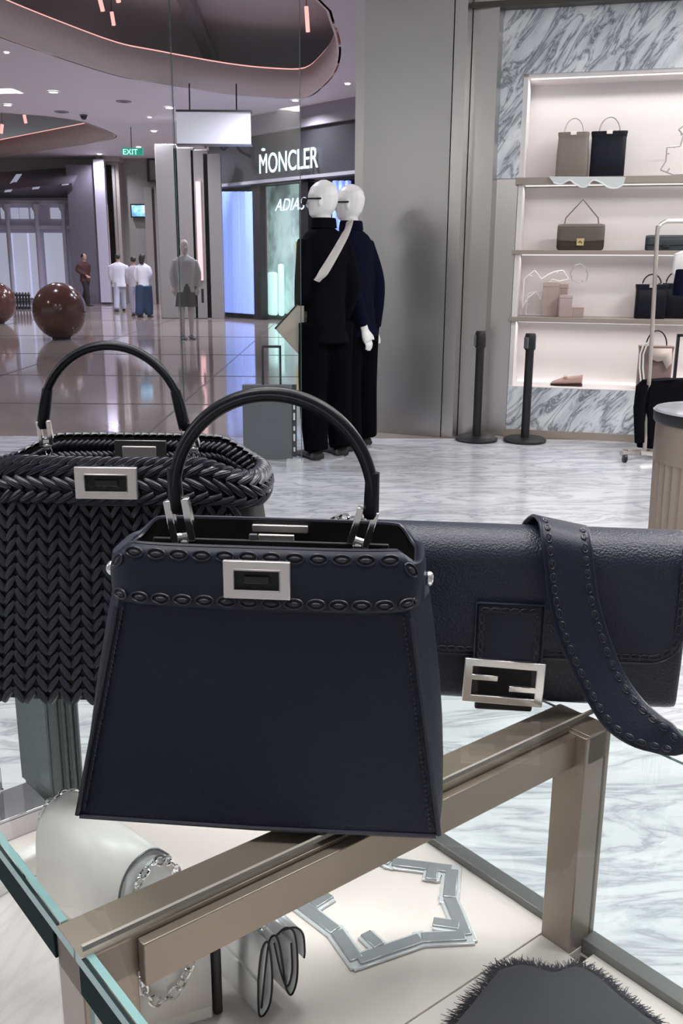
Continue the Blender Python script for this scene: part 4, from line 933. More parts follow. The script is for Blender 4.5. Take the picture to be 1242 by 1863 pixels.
# inner clasp plate on the back wall
b = MB(); b.box((-.016, .0385, .246), (.036, .0435, .2530)); pl = add('inner_clasp', b, M_satin, bag, bev=.0008, label='pinkish nickel clasp plate inside the opening')
b = MB(); b.box((-.004, .002, .238), (.028, .006, .2545)); add('inner_clasp', b, M_satin, bag, bev=.0008)
b = MB(); b.box((-.012, .001, .236), (-.005, .0055, .2545)); add('inner_clasp', b, M_grey, bag, bev=.0005)
# side knobs
for sx in (-1, 1):
    b = MB(); b.ball((XS + sx*.1400, -.016, .2250), (.0048, .0066, .0066), 16, 10); add('side_knob', b, M_chrome, bag)
# handle with clips
hc = Vector((.0100, 0, .291)); hr, hh_ = .0870, .0885
pts = [hc + Vector((hr*math.cos(a), 0, hh_*math.sin(a) if a < PI/2 or a > PI/2 else hh_)) for a in [math.radians(-9 + 198*k/40) for k in range(41)]]
rr = [.0052 + .0014*math.sin(PI*k/40) for k in range(41)]
b = MB(); b.tube(pts, rr, 14); add('handle', b, M_handle, bag, ang=60)
b = MB(); b.tube([p + (p - hc).normalized()*.0 + Vector((0, -rr[k]*1.02, 0)) for k, p in enumerate(pts)], .0010, 5); add('handle_seam', b, M_edge, bag)
for k in (0, 40):
    p = pts[k]; b = MB(); b.tube([p + (pts[min(k+3, 40)] - p if k == 0 else pts[k-3] - p)*1.6, p, p - Vector((0, 0, .004))], [.0062, .0070, .0058], 12); add('handle_end', b, M_handle, bag)
def clip(parent, p, tilt, s=1.0):
    M = Matrix.Translation(p) @ Matrix.Rotation(tilt, 4, 'Y') @ Matrix.Scale(s, 4)
    for e in (-1, 1):
        b = MB(); b.box((e*.0068 - .0030, -.004, -.030), (e*.0068 + .0030, .004, .004), M); add('clip_plate', b, M_chrome, parent, bev=.001)
    b = MB(); b.tube([M @ Vector((-.0068, 0, -.026)), M @ Vector((.0068, 0, -.026))], .0032, 8); b.ball(M @ Vector((0, 0, -.031)), (.005, .004, .004), 10, 6); add('clip_pin', b, M_chrome, parent)
    b = MB(); b.tube([M @ Vector((.0045*math.cos(a), 0, -.038 + .006*math.sin(a))) for a in [2*PI*k/14 for k in range(14)]], .0011, 6, True); add('clip_ring', b, M_chrome, parent)
clip(bag, pts[40] + Vector((.001, -.001, .004)), -.16, 1.15)
clip(bag, pts[0] + Vector((-.003, -.001, .0)), .28, 1.0)

# ============================================================ BAG 2: woven bag behind
O2 = Vector((-.2505, 1.062, T + .0006)); R2 = math.radians(-2.0)
wv = thing('handbag', 'black blue woven leather handbag with herringbone strands at the left', 'handbag', tuple(O2), R2)
XS = 0
def s2(z):
    f = max(0, min(1, z/.245)); return (.180 - .029*f, .083 - .016*f)
def wsec(z, k=1, p=6): a, d = s2(z); return loop(a*k, d*k, z, p, 64)
add('body_core', MB().loft([wsec(0, .97), wsec(.004, .99), wsec(.012), wsec(.08), wsec(.16), wsec(.245)]), M_weave0, wv)
BZ = [(.234, .153, .0745), (.242, .161, .080), (.256, .163, .0795), (.270, .160, .077), (.278, .156, .074)]
def dipf(x, a): return .030*smoothstep(.60, 1.0, abs(x)/a)
def bloop(i, off=0):
    z, a, d = BZ[i]; return [Vector((q.x, q.y, z - dipf(q.x, a) * (.7 if i > 1 else .35))) for q in ell((0, 0, 0), a + off, d + off, 72, 0, 3.0)]
add('band_core', MB().loft([bloop(i) for i in range(5)], False, False), M_weave0, wv, solid=.003, soff=1)
b = MB(); b.loft([[q*1 for q in bloop(4, -.004)], bloop(2, -.006), bloop(0, -.006)], False, True); add('lining', b, M_lining, wv)
# strands: each a small arched leather bar with two grooves
mb = MB(); S = []
for k in range(9):
    t_ = -1 + 2*k/8; yy = -.0012 - .0030*(1 - t_*t_); wd_ = 1 - .16*t_**4
    S.append([Vector((t_*.5, yy + y_, x_*wd_)) for x_, y_ in ((-.5, .0026), (-.42, -.0002), (-.2, -.0014), (-.14, -.0007), (-.05, -.0016), (.05, -.0016), (.14, -.0007), (.2, -.0014), (.42, -.0002), (.5, .0026))])
strand_mb = MB().loft(S)
strand_me = strand_mb.mesh('strand', M_weave, ang=50)
def strand(P0, tx, tz, length, width, ang, parent, acc=None):
    n = tx.cross(tz).normalized()
    if n.y > 0: n = -n
    # local y axis points inward so that arching goes outward
    M = frame(P0, tx, -n, tz) @ Matrix.Rotation(-ang, 4, 'Y') @ Matrix.Diagonal((length, 1, width, 1))
    if acc is None: inst('strand', strand_me, parent, M)
    else: acc.add([M @ v for v in strand_mb.v], strand_mb.f)
rest = MB(); count = 0; cand = []
def body_pt(s, z, side=-1):
    a, d = s2(z)
    x = s*a/.188*1.06 if 0 else s*(a/.188)
    q = max(0, 1 - abs(x/a)**6)**(1/6)
    return Vector((x, side*d*q, z))
PX, PZ = .0142, .0146
for i in range(-12, 13):
    for j in range(0, 17):
        s_ = (i + .5)*PX; z = .006 + j*PZ
        if abs(s_) > .176 or z > .240: continue
        p = body_pt(s_, z); e = .003
        tx = (body_pt(s_ + e, z) - body_pt(s_ - e, z)).normalized(); tz = (body_pt(s_, z + e) - body_pt(s_, z - e)).normalized()
        cand.append((p, tx, tz, .0220, .0088, math.radians(58) * (1 if i % 2 == 0 else -1), s_))
# keep the ones the photograph can see as parts; the rest is one joined part
vis = [c for c in cand if (-.10 < c[6] < .17)]; vis.sort(key=lambda c: (c[6] > .04, -c[0].z)); 
nvis = 0
for c in cand:
    if (-.17 < c[6] < .045) or (c[6] >= .045 and c[0].z > .16): strand(*c[:6], wv); nvis += 1
    else: strand(*c[:6], wv, rest)
def bandp(s, f, side=-1):
    # f 0..1 from lower to upper edge of the band; s is the angle parameter
    idx = .6 + f*3.2; i = min(3, int(idx)); t_ = idx - i
    z = BZ[i][0]*(1-t_) + BZ[i+1][0]*t_; a = BZ[i][1]*(1-t_) + BZ[i+1][1]*t_; d = BZ[i][2]*(1-t_) + BZ[i+1][2]*t_
    x = a*math.copysign(abs(math.cos(s))**(2/3), math.cos(s)); y = d*math.copysign(abs(math.sin(s))**(2/3), math.sin(s))
    return Vector((x, y, z - dipf(x, a)*(.35 + .35*f)))
# sample the loop at even arc length over the front, both ends and the back
ss = [PI + .0001 + 2*PI*k/2000 for k in range(2001)]; arc = [0]
for k in range(2000): arc.append(arc[-1] + (bandp(ss[k+1], .5) - bandp(ss[k], .5)).length)
def at_arc(L):
    lo, hi = 0, 2000
    while lo < hi - 1:
        mid = (lo + hi)//2
        if arc[mid] <= L: lo = mid
        else: hi = mid
    return ss[lo]
STEP = .0142; nn = int(arc[-1]/STEP)
front = [k for k in range(nn)]
bandrest = MB()
for k in front:
    s_ = at_arc((k + .5)*STEP); ds = .01
    for r, f in enumerate((.10, .42, .74)):
        p = bandp(s_, f); tx = (bandp(s_ + ds, f) - bandp(s_ - ds, f)).normalized(); tz = (bandp(s_, min(f + .06, 1)) - bandp(s_, max(f - .06, 0))).normalized()
        n = tx.cross(tz).normalized(); cen = Vector((0, 0, p.z)); 
        if n.dot(p - cen) < 0: n = -n
        p = p + n*.0028
        M = frame(p, tx, -n, tz) @ Matrix.Rotation(math.radians(27)*(1 if r % 2 else -1), 4, 'Y') @ Matrix.Diagonal((.0280, 1, .0086, 1))
        isfront = p.y < -.02 and p.x > -.12 or p.x > .13
        if isfront and nvis < 298: inst('strand', strand_me, wv, M); nvis += 1
        else: bandrest.add([M @ v for v in strand_mb.v], strand_mb.f)
# braided rim
nr = int(arc[-1]/.0105)
for k in range(nr):
    s_ = at_arc((k + .5)*.0105*arc[-1]/(nr*.0105)); p = bandp(s_, 1.0); q = bandp(at_arc(min((k + 1.5)*.0105, arc[-1])), 1.0); tx = (q - p).normalized()
    n = Vector((tx.y, -tx.x, 0)); n.normalize()
    if n.dot(Vector((p.x, p.y, 0))) < 0: n = -n
    up_ = Vector((0, 0, 1)); nd = (up_*.8 + n*.6).normalized(); tz = tx.cross(nd)
    M = frame(p + nd*.0025, tx, -nd, tz) @ Matrix.Rotation(math.radians(35), 4, 'Y') @ Matrix.Diagonal((.019, 1, .0080, 1))
    bandrest.add([M @ v for v in strand_mb.v], strand_mb.f)
# inner face of the rear band, seen over the front rim
for k in range(46):
    x = -.150 + k*.0068
    for r in range(2):
        a, d = BZ[4][1], BZ[4][2]; q = max(0, 1 - abs(x/a)**3)**(1/3)
        p = Vector((x, d*q - .0045, .270 - r*.012 - dipf(x, a)*.7))
        M = frame(p, Vector((1, 0, 0)), Vector((0, 1, 0)), Vector((0, 0, 1))) @ Matrix.Rotation(math.radians(33)*(1 if r else -1), 4, 'Y') @ Matrix.Diagonal((.0165, 1, .0068, 1))
        bandrest.add([M @ v for v in strand_mb.v], strand_mb.f)
o = add('braided_strands', bandrest, M_weave, wv, ang=50); o['kind'] = 'stuff'
o = add('hidden_strands', rest, M_weave, wv, ang=50); o['kind'] = 'stuff'
b = MB(); b.box((-.034, -.0865, .232), (.036, -.0815, .276)); add('lock_backing', b, M_navyb, wv, bev=.002)
lock(wv, .0020, -.0865, .2585, .0672, .0348, M_satin)
# rear frame plate seen over the rim
b = MB(); q0 = (.004, .070)
b.box((-.030, .0615, .252), (.034, .066, .277)); add('rear_plate', b, mat('smoky_metal', (.14, .15, .14), .25, .8), wv, bev=.001)
b = MB(); b.box((-.020, .0590, .255), (.022, .0612, .270)); add('rear_plate_window', b, M_satin, wv, bev=.001)
# handle
def px2(x, y, Y): return wmat(wv).inverted() @ ony(x, y, Y)
hl, hrr, ha = px2(80, 772, 1.07), px2(334, 772, 1.055), px2(205, 629, 1.06)
hc = Vector(((hl.x + hrr.x)/2, 0, hl.z)); rx_ = (hrr.x - hl.x)/2; rz_ = ha.z - hl.z
pts = [hc + Vector((rx_*math.cos(a), 0, rz_*max(math.sin(a), -1))) for a in [PI*k/40 for k in range(41)]]
rr = [.0046 + .0008*math.sin(PI*k/40) for k in range(41)]
b = MB(); b.tube(pts, rr, 14); add('handle', b, M_handle, wv, ang=60)
b = MB(); b.tube([p + (p - hc).normalized()*.002 + Vector((0, -.0052, 0)) for p in pts], .0009, 5); add('handle_seam', b, M_edge, wv)
for k in (0, 40):
    p = pts[k]; q = pts[6 if k == 0 else 34]
    b = MB(); b.tube([q, (p + q)/2, p, p - Vector((0, 0, .004))], [.0060, .0068, .0070, .0058], 12); add('handle_end', b, M_handle, wv)
clip(wv, pts[40] + Vector((.002, -.002, .002)), -.10, .85); clip(wv, pts[0] + Vector((.004, -.002, .0)), -.25, .85)
b = MB(); b.ball((.164, -.012, .238), (.006, .008, .009), 14, 8); add('side_knob', b, M_chrome, wv)

# ============================================================ BAG 3: navy flap bag with wide strap
R3 = math.radians(-6.1); O3 = Vector((.1990, 1.012, T + .0006))
fbg = thing('handbag', 'navy pebbled leather flap bag with square metal buckle, rightmost', 'handbag', tuple(O3), R3)
W3, D3, H3 = .1830, .036, .197
def prof3(off=0, n=10, k=1.0):
    out = []; rb_, rt_ = .020, .034
    for cx_, cz_, r, a0 in ((-D3 + rb_, rb_, rb_, 180), ):
        pass
    def arc_(cy, cz, r, s, e, m):
        return [Vector((0, cy + (r + off)*math.cos(math.radians(s + (e - s)*i/m)), cz + (r + off)*math.sin(math.radians(s + (e - s)*i/m)))) for i in range(m + 1)]
    out += arc_(-D3 + rb_, rb_, rb_, 270, 180, n//2)
    out += [Vector((0, -D3 - off - .004, .07)), Vector((0, -D3 - off - .004, .12))]
    out += arc_(-D3 + rt_, H3 - rt_, rt_, 180, 90, n)
    out += arc_(D3 - rt_, H3 - rt_, rt_, 90, 0, n)
    out += arc_(D3 - rb_, rb_, rb_, 0, -90, n//2)
    return out
base = prof3()
S = []
for x, k in ((-W3, .86), (-W3 + .004, .93), (-W3 + .012, .985), (-W3 + .03, 1), (-.1, 1), (0, 1), (.1, 1), (W3 - .03, 1), (W3 - .012, .985), (W3 - .004, .93), (W3, .86)):
    S.append([Vector((x, p.y*k, (p.z - H3*.5)*(.94 + .06*(k - .86)/.14) + H3*.5)) for p in base])
S = [[Vector((q.x, q.y, q.z - min(p.z for p in r))) if 1 else q for q in r] for r in S]
M_n3 = leather('navy_grain_leather', (.0075, .0105, .026), .42, 420, .8, .5)
add('body', MB().loft(S), M_n3, fbg, ang=60)
# flap: grid over the top and front with rounded lower corners
fz = .0640; off = .0045
def flap_profile(zb):
    # path from the rear top over to the front at height zb
    out = []
    for i in range(9): a = math.radians(10 + 80*i/8); out.append((D3 - .034 + (.034 + off)*math.cos(a), H3 - .034 + (.034 + off)*math.sin(a)))
    for i in range(11): a = math.radians(90 + 90*i/10); out.append((-D3 + .034 + (.034 + off)*math.cos(a), H3 - .034 + (.034 + off)*math.sin(a)))
    z0 = H3 - .034
    for i in range(1, 9): z = z0 + (zb - z0)*i/8; out.append((-D3 - off - .004*math.sin(PI*min(1, (z0 - z)/.1)/2), z))
    return out
FW = W3 - .003; cr = .034; S = []
xs = [-FW, -FW + .003, -FW + .010, -FW + .020, -FW + .034] + [-.12, -.08, -.04, 0, .04, .08, .12] + [FW - .034, FW - .020, FW - .010, FW - .003, FW]
for x in xs:
    e = max(0, abs(x) - (FW - cr)); zb = fz + cr - math.sqrt(max(0, cr*cr - e*e))
    S.append([Vector((x, y, z)) for y, z in flap_profile(zb)])
add('flap', MB().loft(S, False, False, closed=False), M_n3, fbg, solid=.0035, soff=0, ang=60)
# painted flap edge
ep = []
for k in range(61):
    x = -FW + 2*FW*k/60; e = max(0, abs(x) - (FW - cr)); zb = fz + cr - math.sqrt(max(0, cr*cr - e*e)); y, z = flap_profile(zb)[-1]; ep.append(Vector((x, y - .0005, z)))
b = MB(); b.tube([Vector((-FW, -D3 - off, .16))] + ep + [Vector((FW, -D3 - off, .16))], .0017, 6); add('flap_edge', b, M_edge, fbg)
mb = MB(); mb.tube([Vector((.0050*math.cos(a), 0, .0024*math.sin(a))) for a in [2*PI*k/14 for k in range(14)]], .0007, 5, True); mb.ball((0, .0002, 0), (.0042, .0007, .0018), 10, 5, mi=1)
st3_me = mb.mesh('stitch', [M_edge, M_hole])
for k in range(31):
    x = -.150 + k*.0100; y, z = flap_profile(fz)[-1]; inst('stitch', st3_me, fbg, Matrix.Translation((x, y - .0022, z + .0075)) @ Matrix.Rotation(.0, 4, 'Y'))
for k in range(10):
    z = .105 + k*.0098; x = FW - .0075; inst('stitch', st3_me, fbg, Matrix.Translation((x, -D3 - off - .0060 + (.004 if z > .185 else 0), z)) @ Matrix.Rotation(PI/2, 4, 'Y'))
for a in (20, 50, 75):
    a = math.radians(a); inst('stitch', st3_me, fbg, Matrix.Translation((FW - cr + (cr - .0075)*math.cos(a), -D3 - off - .0060, fz + cr - (cr - .0075)*math.sin(a))) @ Matrix.Rotation(-(PI/2 - a) - 0, 4, 'Y'))
# buckle tab
tx0 = -.0080
yF = -D3 - off - .0065
b = MB(); Tm = Matrix.Translation((tx0, 0, 0))
b.box((tx0 - .037, yF - .0035, .055), (tx0 + .037, yF + .003, .128)); add('buckle_tab', b, M_navyb, fbg, bev=.003)
b = MB(); b.box((tx0 - .034, yF - .0040, -.0002), (tx0 + .030, yF + .002, .056)); add('buckle_tab', b, M_black, fbg, bev=.0025)
b = MB(); b.tube([(tx0 - .037, yF - .004, .06), (tx0 - .037, yF - .004, .1275), (tx0 + .037, yF - .004, .1275), (tx0 + .037, yF - .004, .06)], .0010, 5); add('tab_edge', b, M_edge, fbg)
for k in range(6): inst('stitch', st3_me, fbg, Matrix.Translation((tx0 - .026 + k*.0104, yF - .0042, .1205)))
for e in (-1, 1):
    for k in range(5): inst('stitch', st3_me, fbg, Matrix.Translation((tx0 + e*.0305, yF - .0042, .110 - k*.0105)) @ Matrix.Rotation(PI/2, 4, 'Y'))
# buckle: frame with two inward bars
bk = MB(); bw, bh, fr_ = .0445, .0262, .0088
cxb, czb, yb = tx0 - .0035, .0365, yF - .0095
Mb = Matrix.Translation((cxb, 0, czb)) @ Matrix.Rotation(math.radians(2.0), 4, 'Y')
def bb(x0, x1, z0, z1):
    return bk.box((x0, yb, z0), (x1, yb + .0052, z1), Mb)
polyO = [(-bw, -bh), (bw, -bh), (bw, bh), (-bw, bh)]; polyI = [(-bw + fr_*1.1, -bh + fr_), (bw - fr_*1.1, -bh + fr_), (bw - fr_*1.1, bh - fr_), (-bw + fr_*1.1, bh - fr_)]
vs = [Mb @ Vector((x, y, z)) for y in (yb + .0052, yb) for pl in (polyO, polyI) for x, z in pl]; fs = []
for k in range(4):
    j = (k+1) % 4; fs += [(8+k, 8+j, 12+j, 12+k), (k, j, 4+j, 4+k), (k, j, 8+j, 8+k), (4+k, 4+j, 12+j, 12+k)]
bk.add(vs, fs); bkl = add('buckle', bk, M_chrome if 0 else mat('polished_nickel', (.80, .77, .76), .16, .95), fbg, bev=.0009, label='polished rectangular metal buckle with two inward bars')
for x0, x1, z0, z1 in ((-bw + fr_*.9, -.0065, .0010, .0075), (.0065, bw - fr_*.9, -.0100, -.0035)):
    bk = MB(); bb(x0, x1, z0, z1); add('buckle_bar', bk, bpy.data.materials['polished_nickel'], bkl, bev=.0007)
b = MB(); b.box((cxb - bw + .004, yb + .0055, czb - bh + .004), (cxb + bw - .004, yb + .0075, czb + bh - .004)); add('buckle_backing', b, mat('dark_plum', (.035, .030, .040), .35), fbg, smooth=False)
# end rings
b = MB(); b.tube([(W3 + .004 + .010*math.cos(a), -.006, .168 + .014*math.sin(a)) for a in [2*PI*k/20 for k in range(20)]], .0026, 8, True); b.ball((W3 - .002, -.006, .150), (.005, .006, .006)); add('end_ring', b, M_chrome, fbg)
b = MB()
for x, y in ((613, 947), (626, 943), (640, 948), (654, 950)):
    p = wmat(fbg).inverted() @ ony(x, y, 1.02); b.tube([p + Vector((.0065*math.cos(a), .002*math.sin(2*a), .0048*math.sin(a))) for a in [2*PI*k/14 for k in range(14)]], .0019, 6, True)
add('chain_links', b, M_chrome, fbg)
# wide shoulder strap
Ls = [(944, 985, 1.055), (950, 958, 1.045), (958, 945, 1.03), (971, 938, 1.005), (981, 950, .975), (986, 978, .955), (992, 1030, .944), (1001, 1100, .936), (1021, 1170, .926), (1052, 1240, .912), (1090, 1308, .892), (1130, 1345, .876), (1185, 1366, .860), (1256, 1366, .848)]
Rs = [(1036, 985, 1.075), (1044, 972, 1.06), (1053, 962, 1.04), (1064, 958, 1.01), (1070, 968, .975), (1074, 990, .952), (1079, 1035, .940), (1087, 1092, .932), (1107, 1160, .922), (1132, 1222, .908), (1163, 1268, .890), (1192, 1297, .874), (1222, 1318, .858), (1270, 1345, .846)]
Lp = catmull([ony(*q) for q in Ls], 4); Rp = catmull([ony(*q) for q in Rs], 4)
_w = wmat(fbg); _pre = [Vector((0, .012, -.10)), Vector((0, .008, -.04))]
Lp = catmull([Lp[0] + q for q in _pre] + [ony(*q) for q in Ls] + [_w @ Vector(q) for q in ((.300, -.075, .035), (.315, -.035, .105), (.250, -.004, .175), (.196, .004, .170))], 4)
Rp = catmull([Rp[0] + q for q in _pre] + [ony(*q) for q in Rs] + [_w @ Vector(q) for q in ((.262, -.080, .055), (.262, -.040, .095), (.225, -.008, .142), (.194, -.006, .148))], 4)
strp = thing('shoulder_strap', 'wide navy leather strap with looped stitching draped over the flap bag', 'bag strap', tuple(ony(1185, 1366, .860)))
S = []
for l, r in zip(Lp, Rp): S.append([l + (r - l)*(k/8) for k in range(9)])
add('strap_band', MB().loft(S, False, False, closed=False), leather('strap_leather', (.0075, .0105, .024), .45, 520, .35, .35), strp, True, solid=.0032, soff=0, ang=60)
inv = wmat(strp).inverted()
for side, (A_, B_) in enumerate(((Lp, Rp), (Rp, Lp))):
    b = MB(); b.tube([p for p in A_], .0017, 6); add('strap_edge', b, M_edge, strp, True)
    acc = 0; last = None
    for i in range(18, len(A_) - 5):
        for f in (0, .25, .5, .75):
            p = (A_[i]*(1-f) + A_[i+1]*f); q = B_[i]*(1-f) + B_[i+1]*f; c = p + (q - p).normalized()*.0068
            if last is None or (c - last).length > .0128:
                last = c; tx = (A_[i+1] - A_[i]).normalized(); n = tx.cross(q - p).normalized()
                if n.y > 0: n = -n
                inst('stitch', st3_me, strp, inv @ frame(c + n*.0021, tx, -n, tx.cross(-n) * 1) @ Matrix.Diagonal((.92, 1, 1.15, 1)))

# ============================================================ THINGS UNDER THE GLASS
def vz(x, y, p):     # height of the pixel (x, y) on the vertical through p
    d = ray(x, y); k = math.hypot(p.x, p.y)/math.hypot(d.x, d.y); return H + d.z*k
# zigzag five-sided outline ornament
cl = [(536, 1637), (611, 1694), (649, 1747), (766, 1707), (847, 1703), (817, 1634), (822, 1582), (712, 1568), (676, 1554), (640, 1577), (590, 1604)]
pp = [onz(x, y, ZB + .004) for x, y in cl]
or_ = thing('outline_ornament', 'flat grey silver five sided zigzag outline ornament lying on the cream board', 'ornament', tuple(onz(690, 1660, ZB)))
M_foil = mat('silver_foil', (.50, .51, .53), .22, .7); M_rimg = mat('clear_rim', (.72, .73, .75), .08, .25)
def flatbar(p, q, wd, h, z, name, m, parent, ext=0):
    d = (q - p); L = d.length; d.normalize(); n = Vector((-d.y, d.x, 0)); b = MB(); b.box((-ext, -wd/2, 0), (L + ext, wd/2, h), frame(Vector((p.x, p.y, z)), d, n, ZZ))
    return add(name, b, m, parent, True, bev=.001)
for i in range(len(pp)):
    a, c = pp[i], pp[(i+1) % len(pp)]
    o = flatbar(a, c, .0250, .003, ZB + .0002 + .0002*(i % 2), 'outline_base', M_rimg, or_, .009)
    flatbar(a + (c - a)*.01, c - (c - a)*.01, .0165, .0048, ZB + .0008 + .0002*(i % 2), 'outline_bar', M_foil, or_, .0)
for a, c in (((570, 1652), (600, 1633)), ((690, 1727), (664, 1703)), ((835, 1690), (787, 1683)), ((788, 1580), (783, 1606)), ((660, 1560), (667, 1577)), ((560, 1620), (590, 1600))):
    p, q = onz(*a, ZB), onz(*c, ZB); flatbar(p, q, .0230, .0035, ZB + .0004, 'outline_base', M_rimg, or_); flatbar(p, q, .0150, .0052, ZB + .0008, 'outline_bar', M_foil, or_)
# trifold silver clutch standing on its edges
E1 = onz(472, 1851, ZB); E2 = onz(541, 1817, ZB); ax = onz(432, 1806, ZB) - E1; ax.z = 0; ax.normalize(); ex = E2 - E1; ex.z = 0; wE = ex.length; ex.normalize()
zt = vz(491, 1706, E1 + ex*.012)
cl_ = thing('clutch', 'silver leather folded clutch standing open like a fan with dark edges', 'clutch bag', tuple(E1))
hC = zt - ZB; LC = .088
M_ = frame(E1, ex, -ax if 0 else ax, ZZ)
def fold(pts, name='fold'):
    b = MB(); pts = catmull([Vector((x, 0, z)) for x, z in pts], 5)
    b.loft([[M_ @ Vector((q.x*wE, 0, q.z*hC)) for q in pts], [M_ @ Vector((q.x*wE, LC, q.z*hC)) for q in pts]], False, False, closed=False); add(name, b, M_silver, cl_, True, solid=.0016, soff=0, ang=70)
    b = MB(); b.tube([M_ @ Vector((q.x*wE, -.0003, q.z*hC)) for q in pts], .0012, 6); add('dark_edge', b, M_black, cl_, True)
fold([(-.02, .5), (-.03, .2), (.0, .03), (.12, .01), (.28, .14), (.34, .45), (.30, .80), (.22, .96), (.08, .86), (-.02, .5)])
fold([(.05, .12), (.14, .5), (.26, .92), (.40, 1.0), (.52, .88), (.62, .55), (.70, .22), (.84, .10), (.98, .26), (1.0, .6), (.92, .92), (.70, 1.03), (.45, .98)])
fold([(.62, 1.02), (.95, .98), (1.15, .85), (1.20, .62), (1.18, .52)])
fold([(.40, .90), (.55, .50), (.72, .24), (.86, .42), (.84, .80)], 'inner_leaf')
b = MB(); c_ = M_ @ Vector((.30*wE, .022, hC*1.0 + .004))
for dx in (-.008, .0, .009): b.tube([c_ + ax*dx + Vector((.004*math.cos(a), .003*math.sin(a), .002 + .004*math.sin(a))) for a in [2*PI*k/12 for k in range(12)]], .0012, 6, True)
add('chain_loop', b, M_chrome, cl_, True)
# cream flap purse with black side and chain
Rb = onz(388, 1852, ZB); Rz = vz(421, 1655, Rb + V*.0)
hB = min(Rz - ZB, .14)
pu = thing('flap_purse', 'pale cream leather purse with black gusset and silver chain under the crossbar', 'purse', tuple(Rb))
ud = -(U*.96 + V*-.28).normalized(); nd = Vector((-ud.y, ud.x, 0)); nd = nd if nd.y > 0 else -nd
Mp = frame(Rb, ud, nd, ZZ)
b = MB(); b.loft([[Mp @ Vector((x, y, z)) for y, z in ((0, 0), (.034, 0), (.030, hB*.9), (.022, hB), (.010, hB), (.002, hB*.9))] for x in (.0, .150)]); add('body', b, M_silver2, pu, True, bev=.002)
b = MB(); b.loft([[Mp @ Vector((x, y, z)) for y, z in ((-.002, hB*.14), (-.0035, hB*.5), (.0, hB*.88), (.010, hB*1.012), (.024, hB*1.012))] for x in (.002, .080)], False, False, closed=False); add('flap', b, M_silver2, pu, True, solid=.0016, soff=0)
b = MB(); b.tube([Mp @ Vector((.080, y, z)) for y, z in ((-.0035, hB*.14), (-.005, hB*.5), (-.0015, hB*.88), (.010, hB*1.02))], .0012, 6); add('dark_edge', b, M_black, pu, True)
b = MB(); b.loft([[Mp @ Vector((-.001 - t_*.010, y, z)) for y, z in ((-.001, .002), (.032, .002), (.028, hB*.9), (.020, hB*.99), (.008, hB*.99), (.0, hB*.9))] for t_ in (0, 1)]); add('black_gusset', b, M_black, pu, True, bev=.003)
def chain(pts, r, m, parent, name='chain', step=None):
    pts = catmull(pts, 12); step = step or r*3.1; b = MB(); acc = 0; last = pts[0]; k = 0
    for i in range(1, len(pts)):
        if (pts[i] - last).length >= step:
            d = (pts[i] - last).normalized(); c = (pts[i] + last)/2; s1 = d.orthogonal().normalized(); s2_ = d.cross(s1); n = s1 if k % 2 else s2_
            b.tube([c + d*(r*2.1*math.cos(a)) + n*(r*1.35*math.sin(a)) for a in [2*PI*j/10 for j in range(10)]], r*.48, 5, True); last = pts[i]; k += 1
    o = add(name, b, m, parent, True, ang=70); o['kind'] = 'stuff'; return o
cpts = [ony(x, y, .700 - i*.004) for i, (x, y) in enumerate(((250, 1752), (254, 1785), (268, 1812), (290, 1826), (315, 1812), (335, 1782), (350, 1745), (364, 1712), (372, 1690)))]
# bring the chain just in front of the purse face
fp = Mp @ Vector((0, -.010, 0)); fn = nd
cpts = [onp(x, y, fp, fn) for x, y in ((248, 1742), (254, 1785), (268, 1812), (290, 1824), (315, 1808), (335, 1780), (350, 1745), (364, 1705), (374, 1680))]
chain(cpts, .0034, M_chrome, pu)
# silver roll-top flap bag at the left
sb0 = onz(118, 1468, .690); sb1 = onz(252, 1562, .690); dirx = (sb1 - sb0); dirx.z = 0; LS = dirx.length + .015; dirx.normalize()
nf = Vector((dirx.y, -dirx.x, 0)); nf = nf if nf.y < 0 else -nf
sv = thing('silver_bag', 'silver leather flap bag with rolled top and chain inside the glass case at left', 'handbag', (sb0.x, sb0.y, ZB))
Ms = frame(Vector((sb0.x, sb0.y, ZB)), dirx, -nf, ZZ); hS = .125
prf = [(-.036, 0), (.036, 0), (.038, .05), (.036, .095), (.026, .118), (.008, .128), (-.012, .126), (-.026, .115), (-.034, .095), (-.037, .05)]
b = MB(); b.loft([[Ms @ Vector((x, y*k, z*k)) for y, z in prf] for x, k in ((0, .95), (.006, 1), (LS - .006, 1), (LS, .95))]); add('body', b, M_silver, sv, True, ang=50)
fl = [tuple(q.xy) for q in catmull([Vector((*q, 0)) for q in [(.030, .112), (.010, .1305), (-.014, .1290), (-.030, .116), (-.039, .092), (-.042, .05), (-.044, .012)]], 4)]
b = MB(); b.loft([[Ms @ Vector((x, y, z)) for y, z in fl] for x in (-.003, LS*.5, LS + .001)], False, False, closed=False); add('flap', b, M_silver2, sv, True, solid=.002, soff=0)
for x in (-.003, LS + .001):
    b = MB(); b.tube([Ms @ Vector((x, y, z)) for y, z in fl], .0014, 6); add('edge_piping', b, M_silver if x < 0 else M_grey, sv, True)
b = MB(); b.lathe([(.002, 0), (.020, .0), (.026, .004), (.026, .008)], 24); b.v = [Ms @ (Matrix.Translation((LS, .006, .095)) @ (Matrix.Rotation(PI/2, 4, 'Y') @ v)) for v in b.v]; add('end_disc', b, M_silver, sv, True)
chain([Ms @ Vector((LS + .012, .004 + .030*math.cos(a), .082 + .040*math.sin(a))) for a in [math.radians(200 - 14*k) for k in range(16)]], .0036, M_chrome, sv)
chain([Ms @ Vector((-.004, .0 + .034*math.cos(a), .096 + .036*math.sin(a))) for a in [math.radians(170 - 14*k) for k in range(10)]], .0036, M_chrome, sv)
